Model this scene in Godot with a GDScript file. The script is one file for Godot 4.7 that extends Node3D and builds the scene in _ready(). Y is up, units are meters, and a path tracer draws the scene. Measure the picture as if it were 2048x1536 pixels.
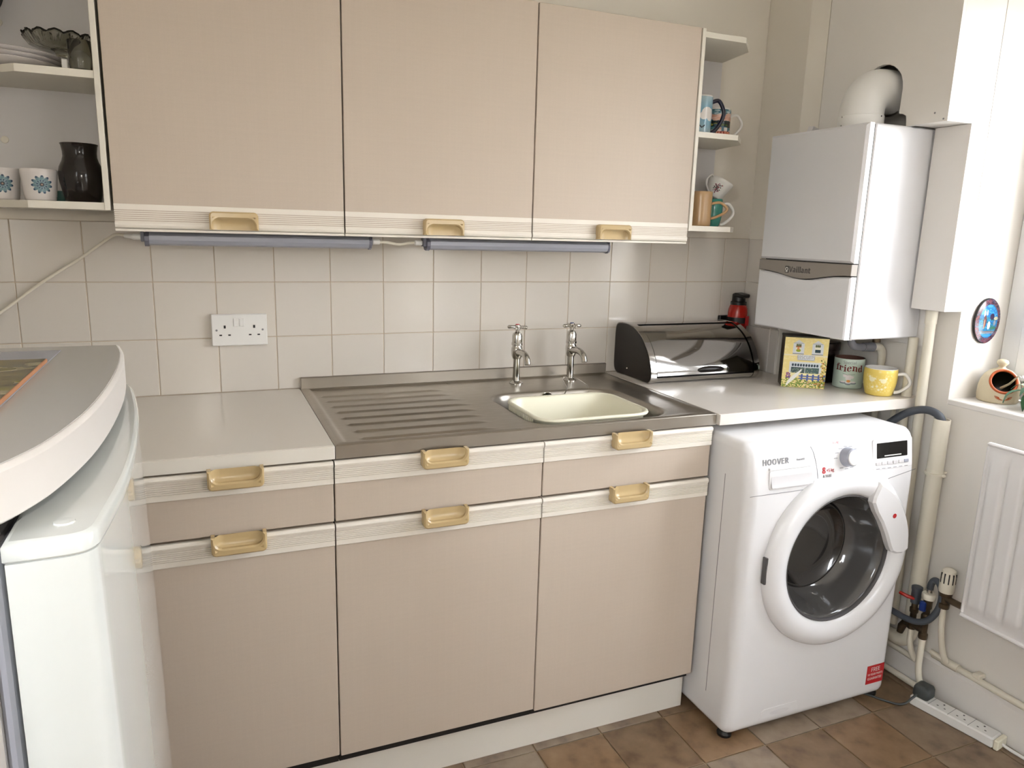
extends Node3D
# A small kitchen corner: wall and base units, steel sink, boiler, washing machine and fridge.
# x runs right along the tiled back wall (z = 0), y is up from the floor, z comes out into the room.
const T := 0.152            # wall tile pitch
const WT := 0.8905          # worktop height
const WX := 2.42            # face of the window wall
var M := {}
var shared := {}
var rng := RandomNumberGenerator.new()

# ---------------------------------------------------------------- mesh builder
class MB:
	var p := PackedVector3Array()
	var uv := PackedVector2Array()
	var sg := PackedInt32Array()
	var t := Transform3D()
	var grp := 0
	func at(o: Vector3, rot := Vector3.ZERO) -> MB:
		t = Transform3D(Basis.from_euler(rot * PI / 180.0), o)
		return self
	func tri(a: Vector3, b: Vector3, c: Vector3, g := -1, ua := Vector2.ZERO, ub := Vector2.ZERO, uc := Vector2.ZERO) -> void:
		p.append(t * a); p.append(t * b); p.append(t * c)
		uv.append(ua); uv.append(ub); uv.append(uc)
		sg.append(g)
	func quad(a: Vector3, b: Vector3, c: Vector3, d: Vector3, g := -1) -> void:
		tri(a, b, c, g, Vector2(0, 1), Vector2(1, 1), Vector2(1, 0))
		tri(a, c, d, g, Vector2(0, 1), Vector2(1, 0), Vector2(0, 0))
	func fix(from: int) -> void:
		# closed shells: turn every triangle so that it faces outwards (clockwise from outside)
		var s := 0.0
		var o := p[from] if from < p.size() else Vector3.ZERO
		for i in range(from, p.size(), 3):
			s += (p[i] - o).dot((p[i + 1] - o).cross(p[i + 2] - o))
		if s > 0.0:
			flip(from)
	func flip(from: int) -> void:
		for i in range(from, p.size(), 3):
			var a := p[i + 1]; p[i + 1] = p[i + 2]; p[i + 2] = a
			var b := uv[i + 1]; uv[i + 1] = uv[i + 2]; uv[i + 2] = b
	# box with chamfered edges
	func box(mn: Vector3, mx: Vector3, bev := 0.0015) -> MB:
		var from := p.size()
		var c := (mn + mx) * 0.5
		var h := (mx - mn) * 0.5
		var b := minf(bev, minf(h.x, minf(h.y, h.z)) * 0.9)
		var V := func(sx: int, sy: int, sz: int, ax: int) -> Vector3:
			var q := Vector3(sx * (h.x - b), sy * (h.y - b), sz * (h.z - b))
			if ax == 0: q.x = sx * h.x
			elif ax == 1: q.y = sy * h.y
			else: q.z = sz * h.z
			return c + q
		for s in [-1, 1]:
			_cv([V.call(s, -1, -1, 0), V.call(s, 1, -1, 0), V.call(s, 1, 1, 0), V.call(s, -1, 1, 0)], c)
			_cv([V.call(-1, s, -1, 1), V.call(1, s, -1, 1), V.call(1, s, 1, 1), V.call(-1, s, 1, 1)], c)
			_cv([V.call(-1, -1, s, 2), V.call(1, -1, s, 2), V.call(1, 1, s, 2), V.call(-1, 1, s, 2)], c)
		if b > 0.00001:
			for u in [-1, 1]:
				for v in [-1, 1]:
					_cv([V.call(-1, u, v, 1), V.call(1, u, v, 1), V.call(1, u, v, 2), V.call(-1, u, v, 2)], c)
					_cv([V.call(u, -1, v, 0), V.call(u, 1, v, 0), V.call(u, 1, v, 2), V.call(u, -1, v, 2)], c)
					_cv([V.call(u, v, -1, 0), V.call(u, v, 1, 0), V.call(u, v, 1, 1), V.call(u, v, -1, 1)], c)
					for w in [-1, 1]:
						_cv([V.call(u, v, w, 0), V.call(u, v, w, 1), V.call(u, v, w, 2)], c)
		return self
	func _cv(q: Array, c: Vector3) -> void:
		var n: Vector3 = (q[1] - q[0]).cross(q[2] - q[0])
		if n.dot(q[0] - c) > 0.0:
			q.reverse()
		if q.size() == 3:
			tri(q[0], q[1], q[2])
		else:
			quad(q[0], q[1], q[2], q[3])
	# rings of equal count joined; crease lists the ring numbers where a sharp edge lies
	func loft(rings: Array, closed := true, cap0 := true, cap1 := true, crease := [], fixit := true) -> MB:
		var from := p.size()
		grp += 1
		var n: int = rings[0].size()
		var m := n if closed else n - 1
		for r in rings.size() - 1:
			if r in crease:
				grp += 1
			var A: PackedVector3Array = rings[r]
			var B: PackedVector3Array = rings[r + 1]
			var v0 := float(r) / (rings.size() - 1)
			var v1 := float(r + 1) / (rings.size() - 1)
			for i in m:
				var j := (i + 1) % n
				var u0 := float(i) / m
				var u1 := float(i + 1) / m
				tri(A[i], A[j], B[j], grp, Vector2(u0, v0), Vector2(u1, v0), Vector2(u1, v1))
				tri(A[i], B[j], B[i], grp, Vector2(u0, v0), Vector2(u1, v1), Vector2(u0, v1))
		if cap0: _cap(rings[0], true)
		if cap1: _cap(rings[-1], false)
		if fixit: fix(from)
		return self
	func _cap(R: PackedVector3Array, rev: bool) -> void:
		var c := Vector3.ZERO
		for q in R: c += q
		c /= R.size()
		for i in R.size():
			var j := (i + 1) % R.size()
			if rev: tri(c, R[j], R[i])
			else: tri(c, R[i], R[j])
	# profile of (radius, height) turned about y
	func lathe(pr: Array, seg := 40, crease_deg := 35.0, caps := true) -> MB:
		var rings := []
		var cr := []
		for k in pr.size():
			var R := PackedVector3Array()
			var rad := maxf(pr[k].x, 0.00001)
			for i in seg:
				var a := TAU * i / seg
				R.append(Vector3(rad * cos(a), pr[k].y, rad * sin(a)))
			rings.append(R)
			if k > 0 and k < pr.size() - 1:
				var d0: Vector2 = pr[k] - pr[k - 1]
				var d1: Vector2 = pr[k + 1] - pr[k]
				if absf(rad_to_deg(d0.angle_to(d1))) > crease_deg:
					cr.append(k)
		if pr[0].is_equal_approx(pr[-1]): caps = false
		return loft(rings, true, caps and pr[0].x > 0.0001, caps and pr[-1].x > 0.0001, cr)
	# round bar along points; r a number or an array
	func tube(pts: Array, r, seg := 14) -> MB:
		var rings := []
		var d: Vector3 = (pts[1] - pts[0]).normalized()
		var nrm := d.cross(Vector3.UP if absf(d.y) < 0.9 else Vector3.RIGHT).normalized()
		for k in pts.size():
			var e: Vector3 = (pts[mini(k + 1, pts.size() - 1)] - pts[maxi(k - 1, 0)]).normalized()
			nrm = (nrm - e * nrm.dot(e)).normalized()
			var bi := e.cross(nrm)
			var R := PackedVector3Array()
			var rad: float = r[k] if r is Array else r
			for i in seg:
				var a := TAU * i / seg
				R.append(pts[k] + (nrm * cos(a) + bi * sin(a)) * rad)
			rings.append(R)
		return loft(rings)
	# polygon in xy pushed from z0 to z1, front edge chamfered by bev
	func prism(poly: PackedVector2Array, z0: float, z1: float, bev := 0.0) -> MB:
		var from := p.size()
		var n := poly.size()
		var front := poly
		if bev > 0.0:
			front = inset(poly, bev)
		var id := Geometry2D.triangulate_polygon(poly)
		var idf := Geometry2D.triangulate_polygon(front)
		for i in range(0, id.size(), 3):
			tri(_z(poly[id[i]], z0), _z(poly[id[i + 2]], z0), _z(poly[id[i + 1]], z0))
		for i in range(0, idf.size(), 3):
			tri(_z(front[idf[i]], z1), _z(front[idf[i + 1]], z1), _z(front[idf[i + 2]], z1), -1, uvof(front[idf[i]], poly), uvof(front[idf[i + 1]], poly), uvof(front[idf[i + 2]], poly))
		var zs := z1 - bev
		# triangulation gives counter-clockwise triangles when the polygon is; sides follow the same turn
		var area := 0.0
		for i in n:
			area += poly[i].cross(poly[(i + 1) % n])
		var tarea := 0.0
		if id.size() > 2:
			tarea = (poly[id[1]] - poly[id[0]]).cross(poly[id[2]] - poly[id[0]])
		var same := (area > 0.0) == (tarea > 0.0)
		for i in n:
			var j := (i + 1) % n
			if same:
				quad(_z(poly[i], z0), _z(poly[j], z0), _z(poly[j], zs), _z(poly[i], zs))
				if bev > 0.0: quad(_z(poly[i], zs), _z(poly[j], zs), _z(front[j], z1), _z(front[i], z1))
			else:
				quad(_z(poly[j], z0), _z(poly[i], z0), _z(poly[i], zs), _z(poly[j], zs))
				if bev > 0.0: quad(_z(poly[j], zs), _z(poly[i], zs), _z(front[i], z1), _z(front[j], z1))
		fix(from)
		return self
	func uvof(q: Vector2, poly: PackedVector2Array) -> Vector2:
		var lo := poly[0]
		var hi := poly[0]
		for w in poly:
			lo = lo.min(w); hi = hi.max(w)
		return Vector2((q.x - lo.x) / (hi.x - lo.x), 1.0 - (q.y - lo.y) / (hi.y - lo.y))
	func inset(poly: PackedVector2Array, d: float) -> PackedVector2Array:
		var out := PackedVector2Array()
		var n := poly.size()
		var area := 0.0
		for i in n: area += poly[i].cross(poly[(i + 1) % n])
		var s := 1.0 if area > 0.0 else -1.0
		for i in n:
			var e0 := (poly[i] - poly[(i + n - 1) % n]).normalized()
			var e1 := (poly[(i + 1) % n] - poly[i]).normalized()
			var n0 := Vector2(-e0.y, e0.x) * s
			var n1 := Vector2(-e1.y, e1.x) * s
			var b := (n0 + n1)
			var k := maxf(0.35, 1.0 + n0.dot(n1))
			out.append(poly[i] + b * d / k)
		return out
	func _z(q: Vector2, z: float) -> Vector3:
		return Vector3(q.x, q.y, z)
	# sheet of f(u, v), u and v from 0 to 1
	func sheet(nu: int, nv: int, f: Callable, flipped := false) -> MB:
		var from := p.size()
		grp += 1
		for i in nu:
			for j in nv:
				var u0 := float(i) / nu; var u1 := float(i + 1) / nu
				var v0 := float(j) / nv; var v1 := float(j + 1) / nv
				var a: Vector3 = f.call(u0, v0); var b: Vector3 = f.call(u1, v0)
				var c: Vector3 = f.call(u1, v1); var d: Vector3 = f.call(u0, v1)
				tri(a, b, c, grp, Vector2(u0, v0), Vector2(u1, v0), Vector2(u1, v1))
				tri(a, c, d, grp, Vector2(u0, v0), Vector2(u1, v1), Vector2(u0, v1))
		if flipped: flip(from)
		return self
	func mesh(off := Vector3.ZERO) -> ArrayMesh:
		var st := SurfaceTool.new()
		st.begin(Mesh.PRIMITIVE_TRIANGLES)
		for i in sg.size():
			st.set_smooth_group(sg[i])
			for k in 3:
				st.set_uv(uv[i * 3 + k])
				st.add_vertex(p[i * 3 + k] - off)
		st.generate_normals()
		return st.commit()

# ---------------------------------------------------------------- scene helpers
func numbered(n: String) -> String:
	if not shared.has("#" + n):
		shared["#" + n] = 0
		return n
	shared["#" + n] += 1
	return "%s_%03d" % [n, shared["#" + n]]

func thing(called: String, label: String, category: String, base: Vector3, group := "", turn := 0.0) -> Node3D:
	var o := Node3D.new()
	o.name = numbered(called)
	add_child(o, true)
	o.position = base
	o.rotation.y = deg_to_rad(turn)
	tag(o, label, category, group)
	return o

func tag(o: Node, label: String, category: String, group := "") -> Node:
	o.set_meta("label", label)
	o.set_meta("category", category)
	if group: o.set_meta("group", group)
	return o

func structure(called: String, b: MB, m: Material, parent: Node = null) -> MeshInstance3D:
	var o := put(self if parent == null else parent, called, b, m)
	if parent == null: o.set_meta("kind", "structure")
	return o

func root_of(called: String) -> Node3D:
	var o := Node3D.new()
	o.name = called
	add_child(o, true)
	o.set_meta("kind", "structure")
	return o

# world-space builder -> part of a thing
func put(parent: Node, called: String, b: MB, m: Material, local := false) -> MeshInstance3D:
	var o := MeshInstance3D.new()
	o.name = numbered(called) if parent == self else called
	var off := Vector3.ZERO
	if not local and parent != self:
		var q := parent
		while q is Node3D and q != self:
			off += q.position
			q = q.get_parent()
	o.mesh = b.mesh(off)
	o.material_override = m
	parent.add_child(o, true)
	return o

func put_mesh(parent: Node, called: String, me: Mesh, m: Material, xf := Transform3D()) -> MeshInstance3D:
	var o := MeshInstance3D.new()
	o.name = called
	o.mesh = me
	o.material_override = m
	o.transform = xf
	parent.add_child(o, true)
	return o

func copy(o: Node3D, label: String, at: Vector3, group := "") -> Node3D:
	var c: Node3D = o.duplicate()
	c.name = numbered(String(o.name).rstrip("0123456789").trim_suffix("_"))
	add_child(c, true)
	c.position = at
	c.set_meta("label", label)
	if group: c.set_meta("group", group)
	return c

func spl(pts: Array, n := 8) -> Array:
	var out := []
	for i in pts.size() - 1:
		var a: Vector3 = pts[maxi(i - 1, 0)]; var b: Vector3 = pts[i]
		var c: Vector3 = pts[i + 1]; var d: Vector3 = pts[mini(i + 2, pts.size() - 1)]
		for k in n:
			out.append(b.cubic_interpolate(c, a, d, float(k) / n))
	out.append(pts[-1])
	return out

func rrect(w: float, h: float, r: float, n := 6, c := Vector2.ZERO) -> PackedVector2Array:
	var out := PackedVector2Array()
	var cs := [Vector2(w / 2 - r, h / 2 - r), Vector2(-w / 2 + r, h / 2 - r), Vector2(-w / 2 + r, -h / 2 + r), Vector2(w / 2 - r, -h / 2 + r)]
	for k in 4:
		for i in n + 1:
			var a := (k + float(i) / n) * PI / 2
			out.append(c + cs[k] + Vector2(cos(a), sin(a)) * r)
	return out

# the same outline with its straight sides split into m pieces
func rrect_dense(w: float, h: float, r: float, n: int, m: int, c := Vector2.ZERO) -> PackedVector2Array:
	var q := rrect(w, h, r, n, c)
	var out := PackedVector2Array()
	for i in q.size():
		out.append(q[i])
		if i % (n + 1) == n:
			for k in range(1, m):
				out.append(q[i].lerp(q[(i + 1) % q.size()], float(k) / m))
	return out

func ring_y(poly: PackedVector2Array, y: float) -> PackedVector3Array:
	var R := PackedVector3Array()
	for q in poly: R.append(Vector3(q.x, y, q.y))
	return R

func ring_z(poly: PackedVector2Array, z: float) -> PackedVector3Array:
	var R := PackedVector3Array()
	for q in poly: R.append(Vector3(q.x, q.y, z))
	return R

func text_mesh(s: String, height: float, depth := 0.0006, font := "Droid Sans", bold := false) -> TextMesh:
	var f := SystemFont.new()
	f.font_names = PackedStringArray([font])
	if bold: f.font_weight = 700
	var t := TextMesh.new()
	t.text = s
	t.font = f
	t.font_size = 32
	t.pixel_size = height / 23.0
	t.depth = depth
	t.curve_step = 1.5
	return t

# lettering wrapped on a cylinder of radius r about y, centred on angle 0 (towards +z)
func bent_text(s: String, height: float, r: float, font := "Droid Sans", bold := false, wave := 0.0) -> ArrayMesh:
	var arr := text_mesh(s, height, 0.0005, font, bold).get_mesh_arrays()
	var vs: PackedVector3Array = arr[Mesh.ARRAY_VERTEX]
	var idx: PackedInt32Array = arr[Mesh.ARRAY_INDEX]
	var b := MB.new()
	for i in range(0, idx.size(), 3):
		var q := []
		for k in 3:
			var v := vs[idx[i + k]]
			var a := v.x / r
			q.append(Vector3(sin(a) * (r + v.z + 0.0003), v.y + wave * sin(v.x * 140.0), cos(a) * (r + v.z + 0.0003)))
		b.tri(q[0], q[1], q[2])
	return b.mesh()

# ---------------------------------------------------------------- materials
func mat(key: String, col: Color, rough := 0.5, metal := 0.0, spec := 0.5) -> StandardMaterial3D:
	var m := StandardMaterial3D.new()
	m.resource_name = key
	m.albedo_color = col
	m.roughness = rough
	m.metallic = metal
	m.metallic_specular = spec
	M[key] = m
	return m

func noise_tex(seed_: int, freq: float, ramp: Array, size := 256, octaves := 4) -> NoiseTexture2D:
	var n := FastNoiseLite.new()
	n.seed = seed_
	n.frequency = freq
	n.fractal_octaves = octaves
	var g := Gradient.new()
	var offs := PackedFloat32Array()
	var cols := PackedColorArray()
	for i in ramp.size():
		offs.append(float(i) / (ramp.size() - 1)); cols.append(ramp[i])
	g.offsets = offs; g.colors = cols
	var t := NoiseTexture2D.new()
	t.width = size; t.height = size
	t.seamless = true
	t.noise = n
	t.color_ramp = g
	return t

func tri_map(m: StandardMaterial3D, tex: Texture2D, metres: float, off := Vector3.ZERO) -> void:
	m.albedo_texture = tex
	m.albedo_color = Color.WHITE
	m.uv1_triplanar = true
	m.uv1_world_triplanar = true
	m.uv1_scale = Vector3.ONE / metres
	m.uv1_offset = off

func img_mat(key: String, im: Image, rough := 0.4) -> StandardMaterial3D:
	var m := mat(key, Color.WHITE, rough)
	m.albedo_texture = ImageTexture.create_from_image(im)
	m.texture_repeat = false
	return m

func new_img(w: int, h: int, c: Color) -> Image:
	var im := Image.create(w, h, false, Image.FORMAT_RGB8)
	im.fill(c)
	return im

func disc(im: Image, c: Vector2, rx: float, ry: float, col: Color, ang := 0.0) -> void:
	var R := maxf(rx, ry)
	for x in range(maxi(0, int(c.x - R)), mini(im.get_width(), int(c.x + R) + 2)):
		for y in range(maxi(0, int(c.y - R)), mini(im.get_height(), int(c.y + R) + 2)):
			var d := (Vector2(x, y) - c).rotated(-ang)
			if (d.x * d.x) / (rx * rx) + (d.y * d.y) / (ry * ry) <= 1.0:
				im.set_pixel(x, y, col)

func rect(im: Image, x: float, y: float, w: float, h: float, col: Color) -> void:
	im.fill_rect(Rect2i(int(x), int(y), int(w), int(h)), col)

func stroke(im: Image, a: Vector2, b: Vector2, w: float, col: Color) -> void:
	var n := int(a.distance_to(b)) + 1
	for i in n + 1:
		disc(im, a.lerp(b, float(i) / n), w, w, col)

func materials() -> void:
	mat("paint", Color(0.885, 0.86, 0.815), 0.75)
	mat("paint_right", Color(0.90, 0.88, 0.85), 0.7)
	mat("gloss_paint", Color(0.90, 0.885, 0.865), 0.4)
	mat("ceiling", Color(0.93, 0.92, 0.9), 0.9)
	mat("grout", Color(0.74, 0.68, 0.60), 0.9)
	mat("wall_tile", Color(0.815, 0.79, 0.755), 0.12)
	mat("wall_tile_warm", Color(0.82, 0.792, 0.753), 0.14)
	mat("floor_grout", Color(0.66, 0.58, 0.47), 0.9)
	for k in 5:
		var d: float = [0.0, -0.045, 0.03, -0.02, 0.045][k]
		var r: float = [0.0, 0.01, -0.01, 0.025, -0.015][k]
		var ramp := []
		for c in [Color(0.39, 0.315, 0.25), Color(0.465, 0.385, 0.31), Color(0.515, 0.435, 0.35), Color(0.54, 0.46, 0.375), Color(0.57, 0.495, 0.405)]:
			ramp.append(Color(c.r + d + r, c.g + d, c.b + d - r))
		tri_map(mat("floor_tile_%d" % k, Color.WHITE, 0.42), noise_tex(11 + k, 0.012, ramp, 512, 5), 0.55, Vector3(k * 0.37, 0, k * 0.21))
	var linen := Image.create(128, 128, false, Image.FORMAT_RGB8)
	var r2 := RandomNumberGenerator.new()
	r2.seed = 5
	var rowv := []; var colv := []
	for i in 128:
		rowv.append(r2.randf_range(-1, 1)); colv.append(r2.randf_range(-1, 1))
	for x in 128:
		for y in 128:
			var k2: float = 1.0 + 0.005 * rowv[y] + 0.005 * colv[x] + r2.randf_range(-0.008, 0.008)
			linen.set_pixel(x, y, Color(0.755 * k2, 0.70 * k2, 0.64 * k2))
	tri_map(mat("door_beige", Color.WHITE, 0.5), ImageTexture.create_from_image(linen), 0.11)
	mat("rail_cream", Color(0.90, 0.875, 0.83), 0.35)
	mat("handle_gold", Color(0.745, 0.655, 0.485), 0.22)
	mat("carcass", Color(0.88, 0.86, 0.82), 0.4)
	mat("gap_dark", Color(0.10, 0.085, 0.075), 0.7)
	mat("laminate", Color(0.86, 0.835, 0.80), 0.2)
	mat("melamine", Color(0.87, 0.85, 0.80), 0.4)
	mat("melamine_back", Color(0.84, 0.83, 0.83), 0.4)
	var st := mat("steel", Color(0.66, 0.635, 0.595), 0.3, 1.0)
	var rt := noise_tex(31, 0.02, [Color(0.8, 0.8, 0.8), Color(1, 1, 1)], 256, 4)
	st.roughness_texture = rt
	st.roughness = 0.38
	st.uv1_triplanar = true; st.uv1_world_triplanar = true; st.uv1_scale = Vector3(3, 3, 9)
	mat("steel_mirror", Color(0.72, 0.71, 0.70), 0.07, 1.0)
	mat("chrome", Color(0.78, 0.77, 0.75), 0.08, 1.0)
	mat("brass_dull", Color(0.36, 0.31, 0.25), 0.4, 0.85)
	mat("cream_plastic", Color(0.90, 0.885, 0.80), 0.35)
	mat("white_plastic", Color(0.89, 0.885, 0.87), 0.3)
	mat("cream_pipe", Color(0.87, 0.845, 0.78), 0.45)
	mat("grey_pvc", Color(0.43, 0.43, 0.45), 0.4)
	mat("lamp_grey", Color(0.60, 0.61, 0.65), 0.3)
	mat("lamp_grey_dark", Color(0.42, 0.42, 0.47), 0.4)
	mat("hose_grey", Color(0.27, 0.29, 0.32), 0.45)
	mat("plug_grey", Color(0.24, 0.26, 0.26), 0.5)
	mat("black", Color(0.03, 0.028, 0.03), 0.4)
	mat("bin_end", Color(0.075, 0.052, 0.048), 0.3)
	mat("red_gloss", Color(0.62, 0.10, 0.06), 0.25)
	mat("red", Color(0.72, 0.10, 0.12), 0.4)
	mat("blue", Color(0.06, 0.18, 0.45), 0.4)
	mat("appliance", Color(0.89, 0.885, 0.885), 0.22)
	mat("appliance_dim", Color(0.80, 0.79, 0.79), 0.3)
	mat("boiler_white", Color(0.87, 0.87, 0.88), 0.2)
	mat("boiler_band", Color(0.55, 0.52, 0.49), 0.3)
	mat("ink_grey", Color(0.30, 0.29, 0.29), 0.5)
	mat("ink_mid", Color(0.52, 0.52, 0.53), 0.5)
	mat("display", Color(0.03, 0.03, 0.035), 0.12)
	mat("drum", Color(0.34, 0.33, 0.32), 0.3, 0.8)
	mat("drum_dark", Color(0.13, 0.125, 0.12), 0.45)
	mat("rubber", Color(0.30, 0.30, 0.30), 0.5)
	var fr := mat("fridge_white", Color(0.85, 0.87, 0.865), 0.12)
	fr.clearcoat_enabled = true; fr.clearcoat = 0.8; fr.clearcoat_roughness = 0.03
	mat("fridge_top", Color(0.70, 0.69, 0.68), 0.22)
	mat("fridge_lid", Color(0.86, 0.845, 0.83), 0.3)
	mat("cork", Color(0.70, 0.50, 0.36), 0.8)
	mat("radiator", Color(0.885, 0.875, 0.87), 0.35)
	mat("upvc", Color(0.92, 0.92, 0.92), 0.3)
	mat("china", Color(0.87, 0.85, 0.84), 0.15)
	mat("jug_brown", Color(0.065, 0.035, 0.025), 0.14)
	mat("mug_beige", Color(0.70, 0.57, 0.41), 0.25)
	mat("mug_teal", Color(0.22, 0.50, 0.45), 0.12)
	mat("mug_white", Color(0.87, 0.86, 0.84), 0.15)
	mat("mug_navy", Color(0.05, 0.05, 0.16), 0.2)
	mat("mug_yellow", Color(0.88, 0.78, 0.40), 0.2)
	mat("mug_mint", Color(0.74, 0.80, 0.745), 0.2)
	mat("mug_brown", Color(0.36, 0.25, 0.22), 0.25)
	mat("mug_red_ink", Color(0.40, 0.09, 0.08), 0.4)
	mat("mug_orange", Color(0.80, 0.46, 0.05), 0.25)
	mat("tin_brown", Color(0.115, 0.07, 0.06), 0.25, 0.5)
	mat("tin_dark", Color(0.20, 0.18, 0.12), 0.4)
	mat("teal_cup", Color(0.28, 0.45, 0.42), 0.3)
	mat("stoneware", Color(0.76, 0.71, 0.60), 0.5)
	mat("stoneware_orange", Color(0.66, 0.30, 0.10), 0.5)
	mat("stoneware_dark", Color(0.12, 0.10, 0.05), 0.35)
	mat("pot_foot", Color(0.10, 0.07, 0.06), 0.5)
	mat("wood_spoon", Color(0.62, 0.55, 0.45), 0.5)
	var lf := mat("leaf", Color(0.14, 0.32, 0.19), 0.4)
	lf.backlight_enabled = true; lf.backlight = Color(0.12, 0.2, 0.1)
	mat("leaf_pale", Color(0.35, 0.52, 0.42), 0.45)
	var pe := mat("petal", Color(0.93, 0.92, 0.90), 0.5)
	pe.backlight_enabled = true; pe.backlight = Color(0.5, 0.5, 0.5)
	mat("petal_heart", Color(0.72, 0.58, 0.12), 0.5)
	mat("patio", Color(0.72, 0.70, 0.66), 0.9)
	mat("outside_wall", Color(0.62, 0.52, 0.46), 0.9)
	var gl := mat("glass", Color(1, 1, 1, 0.04), 0.02)
	gl.transparency = BaseMaterial3D.TRANSPARENCY_ALPHA
	var dg := mat("door_glass", Color(0.30, 0.295, 0.29), 0.12)
	dg.clearcoat_enabled = true; dg.clearcoat = 1.0; dg.clearcoat_roughness = 0.02
	var gd := mat("glass_dark", Color(0.055, 0.05, 0.047), 0.15)
	gd.clearcoat_enabled = true; gd.clearcoat = 1.0; gd.clearcoat_roughness = 0.02
	var cg := mat("cut_glass", Color(0.92, 0.92, 0.88, 0.0), 0.02)
	cg.refraction_enabled = true
	cg.refraction_scale = 0.05
	cg.transparency = BaseMaterial3D.TRANSPARENCY_ALPHA

# ---------------------------------------------------------------- the scene
func _ready() -> void:
	rng.seed = 7
	# camera
	var cam := Camera3D.new()
	cam.name = "camera"
	cam.fov = 55.130
	cam.near = 0.02
	cam.far = 200.0
	add_child(cam)
	cam.transform = Transform3D(Basis.from_euler(Vector3(deg_to_rad(-11.738), deg_to_rad(-22.897), deg_to_rad(1.593))), Vector3(0.4244, 1.3503, 2.1427))
	cam.current = true
	# daylight
	var env := Environment.new()
	var sky := Sky.new()
	var sm := ProceduralSkyMaterial.new()
	sm.sky_top_color = Color(0.90, 0.92, 0.95)
	sm.sky_horizon_color = Color(1.0, 0.99, 0.985)
	sm.sky_curve = 0.12
	sm.ground_horizon_color = Color(0.62, 0.60, 0.56)
	sm.ground_bottom_color = Color(0.40, 0.38, 0.34)
	sm.sky_energy_multiplier = 3.9
	sm.ground_energy_multiplier = 3.9
	sky.sky_material = sm
	env.background_mode = Environment.BG_SKY
	env.sky = sky
	env.ambient_light_source = Environment.AMBIENT_SOURCE_SKY
	env.tonemap_mode = Environment.TONE_MAPPER_LINEAR
	env.tonemap_exposure = 1.0
	env.sdfgi_enabled = true
	env.ssao_enabled = true
	env.ssil_enabled = true
	var we := WorldEnvironment.new()
	we.name = "daylight"
	we.environment = env
	add_child(we)
	# the camera's own small flash, just above the lens
	var flash := OmniLight3D.new()
	flash.name = "camera_flash"
	flash.light_color = Color(1.0, 0.97, 0.92)
	flash.light_energy = 0.28
	flash.light_size = 0.012
	flash.omni_range = 8.0
	flash.omni_attenuation = 2.0
	flash.shadow_enabled = true
	flash.position = Vector3(0.424, 1.47, 2.16)
	add_child(flash)
	materials()
	shell()
	wall_tiles()
	floor_tiles()
	boxing()
	windows()
	wall_units()
	base_units()
	worktops()
	sink()
	fridge()
	washing_machine()
	boiler()
	radiator()
	open_shelves()
	strip_lights()
	socket()
	taps()
	basin()
	bread_bin()
	extinguisher()
	counter_things()
	left_shelf_things()
	right_shelf_things()
	sill_things()
	pipes()
	valves()
	extension_lead()

func B() -> MB:
	return MB.new()

func V(x: float, y: float, z: float) -> Vector3:
	return Vector3(x, y, z)

# ---------------------------------------------------------------- setting
func shell() -> void:
	structure("floor", B().box(V(-0.6, -0.12, -0.15), V(2.75, -0.004, 3.75), 0.0), M.floor_grout)
	structure("ceiling", B().box(V(-0.6, 2.42, -0.15), V(2.75, 2.55, 3.75), 0.0), M.ceiling)
	var wb := structure("wall_back", B().box(V(-0.6, -0.004, -0.15), V(2.75, 2.42, -0.006), 0.0), M.paint)
	structure("grout", B().box(V(-0.45, 0.2, -0.006), V(2.235, 1.3465, -0.0016), 0.0), M.grout, wb)
	var lw := B()
	lw.box(V(-0.6, -0.004, -0.006), V(-0.45, 2.42, 2.15), 0.0)
	lw.box(V(-0.6, -0.004, 2.85), V(-0.45, 2.42, 3.75), 0.0)
	lw.box(V(-0.6, -0.004, 2.15), V(-0.45, 1.1, 2.85), 0.0)
	lw.box(V(-0.6, 2.05, 2.15), V(-0.45, 2.42, 2.85), 0.0)
	structure("wall_left", lw, M.paint)
	# window wall: the opening runs from z 0.70 to 1.78 and from the sill at 0.905 up to 2.06
	var w := B()
	w.box(V(WX, -0.004, -0.006), V(2.75, 2.42, 0.70), 0.0)
	w.box(V(WX, -0.004, 1.78), V(2.75, 2.42, 3.6), 0.0)
	w.box(V(WX, -0.004, 0.70), V(2.75, 0.889, 1.78), 0.0)
	w.box(V(WX, 2.06, 0.70), V(2.75, 2.42, 1.78), 0.0)
	structure("wall_right", w, M.paint_right)
	# rear wall with its window opening
	var r := B()
	r.box(V(-0.6, -0.004, 3.6), V(1.72, 2.42, 3.75), 0.0)
	r.box(V(2.34, -0.004, 3.6), V(2.75, 2.42, 3.75), 0.0)
	r.box(V(1.72, 2.08, 3.6), V(2.34, 2.42, 3.75), 0.0)
	structure("wall_rear", r, M.paint_right)
	structure("wall_chase", B().box(V(2.235, -0.004, -0.006), V(WX, 2.42, 0.19), 0.002), M.paint)
	# skirting board under the radiator
	var sk := PackedVector2Array([Vector2(0, 0), Vector2(0.016, 0), Vector2(0.016, 0.108), Vector2(0.008, 0.122), Vector2(0, 0.122)])
	var b := B()
	b.t = Transform3D(Basis(V(-1, 0, 0), V(0, 1, 0), V(0, 0, 1)), V(WX, 0, 0))
	b.prism(sk, 0.19, 3.6)
	structure("baseboard_right", b, M.gloss_paint)
	structure("ground_outside", B().box(V(-8, -0.8, -8), V(14, -0.5, 14), 0.0), M.patio)

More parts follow.
